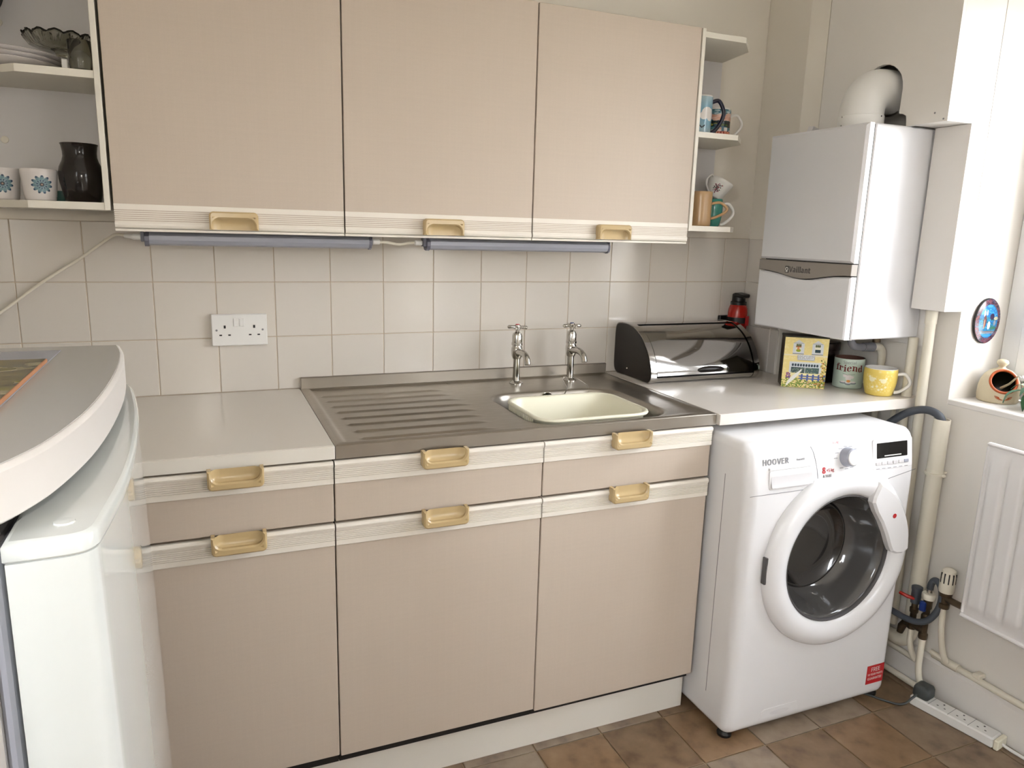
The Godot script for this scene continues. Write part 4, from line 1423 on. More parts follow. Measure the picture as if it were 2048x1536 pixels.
func bread_bin() -> void:
	var o := thing("bread_bin", "steel roll-top bread bin with dark ends on the right worktop", "bread bin", V(1.91, WT, 0.12))
	# profile in (z, y)
	var prof := func(grow: float) -> PackedVector2Array:
		var q := PackedVector2Array()
		for v in spl([V(0.030, 0.8915, 0), V(0.012, 0.901, 0), V(0.004, 0.922, 0), V(0.0035, 0.98, 0), V(0.005, 1.035, 0), V(0.014, 1.058, 0), V(0.040, 1.0655, 0), V(0.085, 1.066, 0), V(0.125, 1.057, 0), V(0.170, 1.032, 0), V(0.205, 0.995, 0), V(0.229, 0.950, 0), V(0.235, 0.920, 0), V(0.231, 0.902, 0), V(0.218, 0.8915, 0)], 4):
			var c := Vector2(0.11, 0.975)
			var p := Vector2(v.x, v.y)
			q.append(p + (p - c).normalized() * grow if grow != 0.0 else p)
		for i in q.size(): q[i].y = maxf(q[i].y, WT + 0.0005)
		return q
	var axis := func(x: float) -> Transform3D:
		return Transform3D(Basis(V(0, 0, 1), V(0, 1, 0), V(1, 0, 0)), V(x, 0, 0))
	var ends := [[1.700, 1.706, 1.722], [2.125, 2.119, 2.103]]
	for e in ends:
		var b := B()
		b.t = axis.call(0.0)
		b.t = Transform3D(Basis(V(0, 0, 1), V(0, 1, 0), V(1, 0, 0)), V(0, 0, 0))
		b.prism(prof.call(-0.004), minf(e[0], e[1]), maxf(e[0], e[1]))
		put(o, "end_panel", b, M.bin_end)
		var r := B()
		var a: PackedVector2Array = prof.call(0.0)
		var c: PackedVector2Array = prof.call(-0.006)
		var rings := []
		for w in [[a, e[0] + (0.001 if e[0] < e[2] else -0.001)], [a, e[2]], [c, e[2]], [c, e[0] + (0.001 if e[0] < e[2] else -0.001)]]:
			var R := PackedVector3Array()
			for q in w[0]: R.append(V(w[1], q.y, q.x))
			rings.append(R)
		rings.append(rings[0])
		r.loft(rings, true, false, false, [1, 2, 3])
		put(o, "end_rim", r, M.steel_mirror)
	# dark line and body shell between the ends
	var sh := B()
	sh.t = Transform3D(Basis(V(0, 0, 1), V(0, 1, 0), V(1, 0, 0)), V(0, 0, 0))
	sh.prism(prof.call(-0.0075), 1.7225, 2.1025)
	put(o, "inner_shell", sh, M.black)
	var cover := func(from: int, to: int, grow: float, xa: float, xb: float) -> MB:
		var pr: PackedVector2Array = prof.call(grow)
		var A := PackedVector3Array(); var C := PackedVector3Array()
		for i in range(from, to + 1):
			A.append(V(xa, pr[i].y, pr[i].x)); C.append(V(xb, pr[i].y, pr[i].x))
		var m := B()
		m.loft([A, C], false, false, false, [], false)
		var nn := (m.p[1] - m.p[0]).cross(m.p[2] - m.p[0])
		var mid := (m.p[0] + m.p[1]) * 0.5 - V(1.9, 0.975, 0.11)
		if nn.dot(V(0, mid.y, mid.z)) > 0.0: m.flip(0)
		return m
	put(o, "back_shell", cover.call(2, 29, -0.0015, 1.7222, 2.1028), M.steel_mirror)
	put(o, "roll_cover", cover.call(30, 49, -0.0035, 1.7258, 2.0992), M.steel_mirror)
	put(o, "base_strip", cover.call(50, 55, -0.0018, 1.7225, 2.1026), M.steel_mirror)
	# dark scoop handle on the roll cover
	var hb := B().at(V(1.930, 0.9285, 0.2285), V(-12, 0, 0))
	var rr := []
	for k in 9:
		var a := k * PI / 16
		var R := PackedVector3Array()
		for i in 32:
			var t := TAU * i / 32
			var yy := sin(t) * 0.012 * cos(a * 0.98) + 0.003 * sin(a)
			R.append(V(cos(t) * 0.054 * cos(a * 0.98), maxf(yy, -0.008), 0.014 * sin(a)))
		rr.append(R)
	hb.loft(rr)
	put(o, "handle", hb, M.bin_end)
	put(o, "screw", B().at(V(1.700, 0.919, 0.092), V(0, 0, 90)).lathe([Vector2(0, 0), Vector2(0.0032, 0), Vector2(0.0028, 0.0012), Vector2(0, 0.0016)], 14), M.chrome)

func extinguisher() -> void:
	var c := V(2.166, 0, 0.052)
	var o := thing("fire_extinguisher", "small red fire extinguisher with a black cap in a wall bracket behind the bread bin", "fire extinguisher", V(c.x, 0.96, c.z))
	put(o, "cylinder", B().at(V(c.x, 0.95, c.z)).lathe([Vector2(0, 0), Vector2(0.028, 0), Vector2(0.033, 0.006), Vector2(0.034, 0.02), Vector2(0.034, 0.140), Vector2(0.0325, 0.154), Vector2(0.0275, 0.166), Vector2(0.021, 0.174), Vector2(0, 0.176)], 40), M.red_gloss)
	var hd := B().at(V(c.x, 1.118, c.z))
	hd.lathe([Vector2(0, 0), Vector2(0.0275, 0), Vector2(0.0275, 0.010), Vector2(0.023, 0.013), Vector2(0.0225, 0.036), Vector2(0.019, 0.039), Vector2(0, 0.039)], 36)
	hd.at(V(c.x, 1.146, c.z + 0.008), V(8, 20, 0)).box(V(-0.026, 0, -0.014), V(0.022, 0.013, 0.024), 0.003)
	put(o, "cap", hd, M.black)
	put(o, "safety_clip", B().box(V(c.x + 0.024, 1.140, c.z - 0.005), V(c.x + 0.034, 1.150, c.z + 0.004), 0.002), M.cork)
	var st := B().at(V(c.x, 1.055, c.z))
	st.lathe([Vector2(0.0342, 0), Vector2(0.0372, 0), Vector2(0.0372, 0.020), Vector2(0.0342, 0.020), Vector2(0.0342, 0)], 36)
	st.at(Vector3.ZERO)
	st.box(V(c.x - 0.045, 1.055, 0.0005), V(c.x + 0.050, 1.076, 0.016), 0.002)
	put(o, "bracket_strap", st, M.black)
	put(o, "label_tag", B().at(V(c.x + 0.012, 1.047, c.z + 0.0375), V(0, 18, 0)).box(V(-0.010, 0, -0.001), V(0.010, 0.034, 0.0012), 0.0005), M.red)

# ---------------------------------------------------------------- mugs and small things
# opts: bulge, handle (degrees, 0 = +x, 90 = towards +z... measured so that 0 points to +x and -90 to +z), hr (handle reach), h0, h1 (handle ends)
func mug(called: String, label: String, at: Vector3, r0: float, r1: float, h: float, m: Material, opts := {}) -> Node3D:
	var o := thing(called, label, opts.get("cat", "mug"), at, opts.get("group", ""))
	var bul: float = opts.get("bulge", 0.0)
	var w := 0.0028
	var outer := [Vector2(0, 0), Vector2(r0 - 0.004, 0), Vector2(r0 - 0.001, 0.002)]
	for k in 9:
		var t := k / 8.0
		outer.append(Vector2(lerpf(r0, r1, t) + bul * sin(PI * t), 0.004 + t * (h - 0.006)))
	outer.append(Vector2(r1 - w * 0.5, h))
	outer.append(Vector2(r1 - w, h - 0.002))
	var bb := B().lathe(outer + [Vector2(r1 - w, h - 0.003)], 44, 50)
	bb = B()
	var full := outer.duplicate()
	full.append(Vector2(lerpf(r0, r1, 0.5) + bul - w, h * 0.5))
	full.append(Vector2(r0 - w - 0.003, 0.006))
	full.append(Vector2(0, 0.005))
	bb.lathe(full, 44, 55)
	put(o, "body", bb, m, true)
	if opts.has("inside"):
		var ii := B()
		ii.lathe([Vector2(r1 - 0.0004, h - 0.001), Vector2(r1 - w * 0.5, h + 0.0006), Vector2(r1 - w - 0.0006, h - 0.001), Vector2(lerpf(r0, r1, 0.5) + bul - w - 0.0006, h * 0.5), Vector2(r0 - w - 0.004, 0.0066), Vector2(0, 0.0058)], 44, 80, false)
		ii.flip(0)
		put(o, "interior", ii, opts.inside, true)
	if opts.has("handle"):
		var a := deg_to_rad(opts.handle)
		var d := V(cos(a), 0, -sin(a))
		var hr: float = opts.get("hr", 0.032)
		var y0: float = opts.get("h0", 0.22) * h
		var y1: float = opts.get("h1", 0.82) * h
		var ra := lerpf(r0, r1, 0.8) + bul * 0.6
		var rb := lerpf(r0, r1, 0.25) + bul * 0.6
		var pts := spl([d * (ra - 0.002) + V(0, y1, 0), d * (ra + hr * 0.55) + V(0, y1 + h * 0.03, 0), d * (ra + hr) + V(0, lerpf(y0, y1, 0.68), 0), d * (ra + hr * 0.85) + V(0, lerpf(y0, y1, 0.36), 0), d * (rb + hr * 0.35) + V(0, y0 + h * 0.02, 0), d * (rb - 0.002) + V(0, y0 - h * 0.03, 0)], 7)
		put(o, "handle", B().tube(pts, opts.get("ht", 0.0048), 12), opts.get("hm", m), true)
	return o

# a print wrapped on the side of a mug: sector of a cylinder / cone slightly proud of the wall
func wrap_print(o: Node3D, called: String, m: Material, r0: float, r1: float, h: float, bul: float, y0: float, y1: float, mid_deg: float, span_deg: float) -> void:
	var b := B()
	b.sheet(28, 8, func(u: float, v: float) -> Vector3:
		var a := deg_to_rad(mid_deg + (u - 0.5) * span_deg)
		var y := lerpf(y1, y0, v)
		var t := clampf((y - 0.004) / (h - 0.006), 0, 1)
		var r := lerpf(r0, r1, t) + bul * sin(PI * t) + 0.0005
		return V(sin(a) * r, y, cos(a) * r), false)
	put(o, called, b, m, true)

func counter_things() -> void:
	# biscuit tin shaped like a little shop
	var im := new_img(256, 332, Color(0.85, 0.78, 0.52))
	var r := RandomNumberGenerator.new()
	r.seed = 9
	for k in 500:
		disc(im, Vector2(r.randf() * 256, r.randf() * 332), 6, 4, Color(0.85, 0.78, 0.52).lightened(r.randf_range(0.0, 0.16)))
	var white := Color(0.78, 0.79, 0.80); var grey := Color(0.50, 0.52, 0.55)
	for k in 2:
		var x := 54 + k * 112
		for j in 24:
			rect(im, x + 28 - j * 1.35, 14 + j, j * 2.7, 1, grey if j > 20 else white)
		rect(im, x - 4, 38, 66, 66, white)
		rect(im, x - 4, 104, 66, 6, grey)
		rect(im, x + 12, 46, 32, 50, Color(0.84, 0.83, 0.74))
		for j in 3:
			disc(im, Vector2(x + 18 + j * 10, 50), 5, 9, Color(0.30, 0.33, 0.18))
	rect(im, 66, 56, 32, 8, Color(0.60, 0.35, 0.16))
	disc(im, Vector2(82, 84), 14, 10, Color(0.55, 0.60, 0.14))
	disc(im, Vector2(80, 72), 7, 8, Color(0.80, 0.50, 0.30))
	rect(im, 180, 74, 32, 20, Color(0.08, 0.20, 0.24))
	rect(im, 0, 112, 256, 9, Color(0.84, 0.80, 0.70))
	rect(im, 82, 112, 100, 36, white)
	rect(im, 82, 146, 100, 3, grey)
	rect(im, 38, 160, 190, 88, white)
	rect(im, 50, 170, 164, 22, Color(0.70, 0.74, 0.76))
	for j in 10:
		disc(im, Vector2(58 + j * 16, 181), 6, 9, Color(0.10, 0.16, 0.22))
	rect(im, 50, 196, 80, 38, Color(0.20, 0.28, 0.29))
	rect(im, 134, 196, 80, 38, Color(0.24, 0.34, 0.33))
	for j in 60:
		disc(im, Vector2(r.randf_range(52, 212), r.randf_range(198, 232)), 4, 3, Color(0.30, 0.38, 0.36).lerp(Color(0.55, 0.58, 0.5), r.randf()))
	rect(im, 38, 234, 190, 24, Color(0.86, 0.82, 0.62))
	for j in 5:
		rect(im, 112 + j * 33, 240, 11, 44, Color(0.27, 0.34, 0.58))
	rect(im, 100, 250, 146, 8, Color(0.27, 0.34, 0.58))
	rect(im, 100, 266, 146, 8, Color(0.30, 0.37, 0.60))
	for j in 260:
		var gx := r.randf() * 256
		disc(im, Vector2(gx, r.randf_range(282 - 20.0 * exp(-pow((gx - 60) / 50, 2)), 328)), 5, 3, Color(0.25, 0.42, 0.14).lerp(Color(0.62, 0.62, 0.28), r.randf()))
	for j in 90:
		disc(im, Vector2(r.randf_range(222, 256), r.randf_range(130, 320)), 4, 4, [Color(0.70, 0.55, 0.10), Color(0.22, 0.36, 0.10), Color(0.60, 0.35, 0.10), Color(0.75, 0.70, 0.45)][r.randi_range(0, 3)])
	for j in 20:
		disc(im, Vector2(r.randf_range(24, 50), r.randf_range(236, 270)), 4, 4, [Color(0.40, 0.28, 0.55), Color(0.55, 0.25, 0.35)][r.randi_range(0, 1)])
	for j in 30:
		disc(im, Vector2(lerpf(30, 110, j / 29.0), lerpf(318, 214, pow(j / 29.0, 0.9))), 3.0 + 11.0 * sin(PI * clampf(j / 29.0 * 1.15, 0, 1)), 8, Color(0.86, 0.86, 0.84))
	for j in 14:
		disc(im, Vector2(r.randf_range(130, 240), r.randf_range(288, 312)), 5, 4, [Color(0.75, 0.55, 0.48), Color(0.70, 0.45, 0.10), Color(0.80, 0.74, 0.66)][r.randi_range(0, 2)])
	var tm := img_mat("tin_print", im, 0.3)
	var o := thing("biscuit_tin", "yellow biscuit tin printed as a shop front, under the boiler", "tin", V(2.1745, WT, 0.373), "", -35.5)
	var w := 0.131; var h := 0.160; var d := 0.072
	put(o, "tin_body", B().box(V(-w / 2, 0.0, -d / 2), V(w / 2, h, d / 2), 0.003), M.tin_dark, true)
	var f := B()
	f.quad(V(-w / 2 + 0.001, 0.001, d / 2 + 0.0004), V(w / 2 - 0.001, 0.001, d / 2 + 0.0004), V(w / 2 - 0.001, h - 0.001, d / 2 + 0.0004), V(-w / 2 + 0.001, h - 0.001, d / 2 + 0.0004))
	f.flip(0)
	put(o, "shop_print", f, tm, true)
	put(o, "lid_rim", B().box(V(-w / 2 - 0.0008, h - 0.004, -d / 2 - 0.0008), V(w / 2 + 0.0008, h + 0.003, d / 2 - 0.001), 0.001), M.tin_dark, true)
	put_mesh(o, "lettering", text_mesh("BISCUITS", 0.0095, 0.0004), M.ink_mid, Transform3D(Basis(), V(0.002, h * (1.0 - 130.0 / 332.0), d / 2 + 0.0006)))
	# dark caddy
	var c := thing("canister", "dark brown round canister with a lid standing behind the mint mug", "canister", V(2.315, WT, 0.312))
	put(c, "body", B().lathe([Vector2(0, 0), Vector2(0.050, 0), Vector2(0.0525, 0.002), Vector2(0.0525, 0.006), Vector2(0.0515, 0.008), Vector2(0.0515, 0.108), Vector2(0, 0.108)], 44), M.tin_brown, true)
	put(c, "lid", B().lathe([Vector2(0, 0.106), Vector2(0.0532, 0.106), Vector2(0.0536, 0.109), Vector2(0.0532, 0.129), Vector2(0.051, 0.132), Vector2(0, 0.133)], 44), M.tin_brown, true)
	# mint mug with lettering
	var a := mug("mug", "pale mint mug with a brown inside and dark red lettering, beside the yellow mug", V(2.318, WT, 0.424), 0.0445, 0.0455, 0.096, M.mug_mint, {"inside": M.mug_brown, "group": "mugs under the boiler"})
	var turn := Basis.from_euler(V(0, deg_to_rad(-46), 0))
	put_mesh(a, "lettering", bent_text("friend", 0.0195, 0.0455, "Droid Serif", true, 0.002), M.mug_red_ink, Transform3D(turn, V(0, 0.066, 0)))
	put_mesh(a, "lettering", bent_text("Special", 0.009, 0.0455), M.ink_mid, Transform3D(turn, V(0, 0.084, 0)))
	var pi := new_img(128, 96, Color(0.74, 0.80, 0.745))
	for q in [[64, 30, 20, 13], [44, 26, 12, 10], [82, 34, 14, 10], [64, 46, 16, 10]]:
		disc(pi, Vector2(q[0], q[1]), q[2], q[3], Color(0.86, 0.83, 0.82))
	for q in [[38, 74, 22, 8], [90, 76, 24, 7], [64, 82, 16, 8]]:
		disc(pi, Vector2(q[0], q[1]), q[2], q[3], Color(0.50, 0.54, 0.56))
	for q in [[34, 68, 14, 6], [94, 68, 15, 6], [66, 70, 18, 9]]:
		disc(pi, Vector2(q[0], q[1]), q[2], q[3], Color(0.86, 0.84, 0.83))
	disc(pi, Vector2(66, 62), 11, 9, Color(0.85, 0.58, 0.30))
	stroke(pi, Vector2(30, 10), Vector2(58, 20), 1, Color(0.45, 0.42, 0.42))
	stroke(pi, Vector2(62, 18), Vector2(98, 14), 1, Color(0.45, 0.42, 0.42))
	wrap_print(a, "print", img_mat("mint_mug_print", pi, 0.25), 0.0445, 0.0455, 0.096, 0.0, 0.010, 0.054, 46.0 - 92.0, 84.0)
	# yellow mug with white birds
	var y := mug("mug", "yellow mug printed with white birds, nearest the front of the worktop", V(2.3225, WT, 0.5415), 0.039, 0.0465, 0.083, M.mug_yellow, {"inside": M.mug_white, "bulge": 0.004, "handle": -52.0, "hm": M.mug_white, "hr": 0.033, "ht": 0.0052, "h0": 0.16, "h1": 0.80, "group": "mugs under the boiler"})
	var yi := new_img(160, 96, Color(0.88, 0.78, 0.40))
	for k in 160:
		disc(yi, Vector2(r.randf() * 160, r.randf() * 96), 5, 4, Color(0.88, 0.78, 0.40).lightened(r.randf_range(0.0, 0.25)))
	var pale := Color(0.93, 0.90, 0.74)
	for q in [[38, 28, 1.0], [104, 32, -1.0]]:
		disc(yi, Vector2(q[0], q[1]), 17, 12, pale)
		disc(yi, Vector2(q[0] - 15 * q[2], q[1] - 13), 7, 7, pale)
		disc(yi, Vector2(q[0] + 19 * q[2], q[1] - 6), 8, 4, pale, 0.5 * q[2])
		stroke(yi, Vector2(q[0], q[1] + 10), Vector2(q[0] - 2, q[1] + 22), 1, pale)
		stroke(yi, Vector2(q[0] + 6, q[1] + 10), Vector2(q[0] + 6, q[1] + 22), 1, pale)
	for q in [[44, 68], [70, 62], [100, 76], [120, 64], [82, 80]]:
		disc(yi, Vector2(q[0], q[1]), 8, 6, pale)
	wrap_print(y, "print", img_mat("yellow_mug_print", yi, 0.25), 0.039, 0.0465, 0.083, 0.004, 0.012, 0.068, -52.0, 96.0)

func left_shelf_things() -> void:
	var s1 := 1.6613; var s0 := 1.3873
	# stack of plates
	for k in 3:
		var p := thing("plate", ["bottom plate of the white stack on the upper left shelf", "middle plate of the white stack on the upper left shelf", "top plate of the white stack on the upper left shelf"][k], "plate", V(0.046, s1 + 0.0004 + k * 0.0098, 0.139), "plates stacked on the upper left shelf")
		put(p, "plate_dish", B().lathe([Vector2(0, 0), Vector2(0.066, 0), Vector2(0.070, 0.0018), Vector2(0.082, 0.006), Vector2(0.114, 0.0132), Vector2(0.1165, 0.0148), Vector2(0.114, 0.0162), Vector2(0.083, 0.0095), Vector2(0.070, 0.0048), Vector2(0, 0.0044)], 60, 50), M.china, true)
	# scalloped glass cake stand
	var o := thing("cake_stand", "cut-glass cake stand with a scalloped rim behind the plates", "cake stand", V(0.157, s1, 0.092))
	var b := B()
	var rings := []
	for q in [Vector2(0.010, 0.062), Vector2(0.045, 0.0635), Vector2(0.061, 0.068), Vector2(0.072, 0.082), Vector2(0.0745, 0.088), Vector2(0.071, 0.084), Vector2(0.058, 0.0715), Vector2(0.043, 0.0668), Vector2(0.010, 0.066)]:
		var R := PackedVector3Array()
		for i in 120:
			var a := TAU * i / 120
			var sc := clampf((q.y - 0.066) / 0.018, 0, 1)
			var wv := absf(sin(a * 7.0))
			var ut := 1.0 + 0.025 * cos(a * 40.0) * clampf((q.x - 0.04) / 0.02, 0, 1)
			R.append(V(q.x * ut * cos(a), q.y + 0.007 * sc * wv, q.x * ut * sin(a)))
		rings.append(R)
	b.loft(rings, true, true, true)
	put(o, "dish", b, M.cut_glass, true)
	put(o, "stem", B().lathe([Vector2(0, 0), Vector2(0.036, 0), Vector2(0.038, 0.002), Vector2(0.034, 0.005), Vector2(0.014, 0.012), Vector2(0.009, 0.024), Vector2(0.013, 0.034), Vector2(0.009, 0.044), Vector2(0.014, 0.058), Vector2(0.022, 0.0618), Vector2(0, 0.0618)], 40, 60), M.cut_glass, true)
	var g := thing("glass_tumbler", "clear glass tumbler at the right end of the upper left shelf", "glass", V(0.205, s1, 0.196))
	put(g, "glass_wall", B().lathe([Vector2(0, 0), Vector2(0.020, 0), Vector2(0.0215, 0.003), Vector2(0.0245, 0.066), Vector2(0.0238, 0.0668), Vector2(0.0228, 0.066), Vector2(0.0200, 0.008), Vector2(0, 0.0075)], 40, 60), M.cut_glass, true)
	var wc := thing("white_cup", "little white upright block between the plates and the glass tumbler", "ornament", V(0.1765, s1, 0.213))
	put(wc, "cup_body", B().box(V(-0.0055, 0, -0.006), V(0.0055, 0.0235, 0.006), 0.0015), M.white_plastic, true)
	# patterned pots: blue flower print
	var im := new_img(256, 128, Color(0.87, 0.85, 0.84))
	for k in 11:
		var a := TAU * k / 11.0 + 0.2
		var c := Vector2(128, 66)
		for j in 2:
			var rr: float = [34.0, 22.0][j]
			disc(im, c + Vector2(cos(a + j * 0.28), sin(a + j * 0.28)) * rr, 15 - j * 2, 8.5 - j, [Color(0.40, 0.52, 0.56), Color(0.50, 0.60, 0.62)][j], a + j * 0.28)
		disc(im, c + Vector2(cos(a), sin(a)) * 44, 5, 4, Color(0.16, 0.22, 0.34), a)
		disc(im, c + Vector2(cos(a + 0.25), sin(a + 0.25)) * 20, 5, 2.2, Color(0.12, 0.18, 0.34), a + 0.25)
	disc(im, Vector2(128, 66), 13, 13, Color(0.36, 0.46, 0.52))
	disc(im, Vector2(128, 66), 9, 9, Color(0.14, 0.14, 0.17))
	disc(im, Vector2(128, 66), 4.5, 4.5, Color(0.62, 0.53, 0.48))
	var pm := img_mat("flower_print", im, 0.15)
	var p1 := mug("flower_pot", "white pot with a blue flower, farther left and partly hidden by the other pot", V(0.0235, s0, 0.137), 0.0305, 0.0365, 0.069, M.china, {"cat": "pot", "group": "white pots with blue flowers"})
	wrap_print(p1, "flower_print", pm, 0.0305, 0.0365, 0.069, 0.0, 0.010, 0.062, 12.0, 190.0)
	var p2 := copy(p1, "white pot with a blue flower, right beside the brown jug", V(0.1005, s0, 0.168), "white pots with blue flowers")
	p2.rotation.y = deg_to_rad(4)
	# brown jug
	var j := thing("jug", "dark brown glazed jug on the lower left shelf", "jug", V(0.1835, s0, 0.165))
	put(j, "jug_body", B().lathe([Vector2(0, 0), Vector2(0.034, 0), Vector2(0.036, 0.003), Vector2(0.041, 0.025), Vector2(0.0455, 0.050), Vector2(0.0462, 0.064), Vector2(0.0435, 0.077), Vector2(0.0375, 0.090), Vector2(0.0345, 0.100), Vector2(0.0345, 0.110), Vector2(0.0365, 0.124), Vector2(0.0385, 0.128), Vector2(0.037, 0.129), Vector2(0.032, 0.112), Vector2(0.031, 0.100), Vector2(0.039, 0.078), Vector2(0.040, 0.05), Vector2(0.030, 0.008), Vector2(0, 0.006)], 48, 60), M.jug_brown, true)
	var t := thing("teal_dish", "small teal dish glimpsed between the flower pot and the brown jug", "dish", V(0.1325, s0, 0.085))
	put(t, "dish_body", B().lathe([Vector2(0, 0), Vector2(0.020, 0), Vector2(0.026, 0.014), Vector2(0.024, 0.026), Vector2(0.022, 0.026), Vector2(0.022, 0.013), Vector2(0, 0.004)], 28, 60), M.teal_cup, true)
	# black rounded thing at the very corner of the view
	var k := thing("saucepan", "black pan edge at the very top left corner, above the cake stand", "pan", V(-0.010, 1.835, 0.10))
	var kb := B().at(V(0, 0, 0), V(90, 0, 18))
	kb.lathe([Vector2(0, -0.02), Vector2(0.064, -0.02), Vector2(0.069, -0.014), Vector2(0.070, 0.014), Vector2(0.066, 0.018), Vector2(0, 0.019)], 40)
	put(k, "pan_body", kb, M.black, true)
	put(k, "wall_hook", B().tube([V(0.0, 0.0, -0.0845), V(0.0, 0.0, -0.02)], 0.004, 10), M.white_plastic, true)

func right_shelf_things() -> void:
	var s1 := 1.6523; var s0 := 1.3813
	var a := mug("mug", "tall sky-blue mug with a white cloud and a navy handle on the middle mug shelf", V(1.8545, s1, 0.166), 0.0385, 0.0395, 0.115, M.mug_white, {"handle": -26.0, "hm": M.mug_navy, "hr": 0.036, "ht": 0.0062, "h0": 0.12, "h1": 0.86, "group": "mugs on the right-hand shelves"})
	var im := new_img(160, 128, Color(0.50, 0.64, 0.70))
	for y in 128:
		rect(im, 0, y, 160, 1, Color(0.62, 0.70, 0.72).lerp(Color(0.44, 0.60, 0.68), clampf(sin(y / 40.0), 0, 1)))
	for q in [[108, 56, 26, 20], [124, 62, 22, 22], [92, 66, 18, 14]]:
		disc(im, Vector2(q[0], q[1]), q[2], q[3], Color(0.86, 0.84, 0.82))
	stroke(im, Vector2(76, 100), Vector2(86, 107), 2, Color(0.07, 0.08, 0.09))
	stroke(im, Vector2(86, 107), Vector2(98, 100), 2, Color(0.07, 0.08, 0.09))
	wrap_print(a, "print", img_mat("cloud_print", im, 0.2), 0.0385, 0.0395, 0.115, 0.0, 0.004, 0.111, -25.0, 170.0)
	wrap_print(a, "stripe", M.mug_navy, 0.0386, 0.0396, 0.115, 0.0, 0.004, 0.111, 67.0, 16.0)
	var b := mug("mug", "white mug with a harbour picture and red lettering on the middle mug shelf", V(1.979, s1, 0.092), 0.043, 0.043, 0.098, M.mug_white, {"handle": -30.0, "hr": 0.036, "ht": 0.0044, "h0": 0.14, "h1": 0.78, "group": "mugs on the right-hand shelves"})
	var p := new_img(200, 128, Color(0.18, 0.36, 0.42))
	var r := RandomNumberGenerator.new()
	r.seed = 21
	for k in 70:
		disc(p, Vector2(r.randf() * 200, r.randf() * 30), 12, 5, Color(0.22, 0.42, 0.48).lerp(Color(0.72, 0.78, 0.80), r.randf()))
	for k in 60:
		disc(p, Vector2(r.randf_range(20, 180), r.randf_range(22, 52)), 14, 6, Color(0.80, 0.58, 0.50).lerp(Color(0.86, 0.74, 0.68), r.randf()))
	rect(p, 0, 54, 200, 26, Color(0.10, 0.16, 0.18))
	for k in 26:
		disc(p, Vector2(r.randf_range(0, 200), r.randf_range(56, 84)), 8, 5, [Color(0.30, 0.38, 0.18), Color(0.20, 0.30, 0.34), Color(0.55, 0.55, 0.25), Color(0.12, 0.16, 0.16)][r.randi_range(0, 3)])
	for k in 6:
		rect(p, 12 + k * 32, 84, 20, 16, [Color(0.85, 0.83, 0.80), Color(0.35, 0.50, 0.52), Color(0.75, 0.62, 0.52)][k % 3])
		rect(p, 12 + k * 32, 96, 20, 6, Color(0.85, 0.82, 0.82))
	rect(p, 0, 102, 200, 24, Color(0.55, 0.14, 0.10))
	wrap_print(b, "print", img_mat("harbour_print", p, 0.2), 0.043, 0.043, 0.098, 0.0, 0.010, 0.093, -10.0, 190.0)
	put_mesh(b, "lettering", bent_text("COTE HARBOUR", 0.0125, 0.0436, "Droid Serif", true), img_flat(Color(0.88, 0.60, 0.48)), Transform3D(Basis.from_euler(V(0, deg_to_rad(-12), 0)), V(0, 0.0185, 0)))
	mug("mug", "tall beige mug with a long loop handle on the bottom mug shelf", V(1.8815, s0, 0.176), 0.033, 0.0335, 0.106, M.mug_beige, {"handle": -34.0, "hr": 0.046, "ht": 0.0042, "h0": 0.26, "h1": 0.66, "group": "mugs on the right-hand shelves"})
	mug("mug", "glossy teal mug behind the beige one on the bottom mug shelf", V(1.9615, s0, 0.118), 0.032, 0.038, 0.088, M.mug_teal, {"bulge": 0.005, "handle": -30.0, "hm": M.mug_white, "hr": 0.034, "ht": 0.0048, "h0": 0.12, "h1": 0.80, "group": "mugs on the right-hand shelves"})
	var yb := mug("mug", "orange-yellow mug at the back of the bottom mug shelf", V(2.0035, s0, 0.060), 0.030, 0.034, 0.084, M.mug_orange, {"inside": M.mug_white, "group": "mugs on the right-hand shelves"})
	yb.position.y = s0
	# floral cup lying tilted on the teal and orange mugs
	var f := mug("teacup", "white cup with a dark floral print, tipped on top of the other mugs", V(1.9955, s0 + 0.093, 0.082), 0.026, 0.043, 0.062, M.mug_white, {"cat": "cup", "handle": 190.0, "hr": 0.022, "ht": 0.003, "h0": 0.2, "h1": 0.92})
	f.rotation = V(deg_to_rad(6), 0, deg_to_rad(-24))
	var fi := new_img(96, 96, Color(0.87, 0.86, 0.84))
	for k in 46:
		disc(fi, Vector2(48 + r.randfn(0, 14), 52 + r.randfn(0, 16)), 5, 4, [Color(0.30, 0.18, 0.24), Color(0.45, 0.14, 0.18), Color(0.25, 0.28, 0.24), Color(0.62, 0.50, 0.55)][r.randi_range(0, 3)])
	wrap_print(f, "print", img_mat("floral_print", fi, 0.2), 0.026, 0.043, 0.062, 0.0, 0.010, 0.052, -42.0, 70.0)

func img_flat(c: Color) -> StandardMaterial3D:
	return mat("ink_%s" % c.to_html(false), c, 0.4)

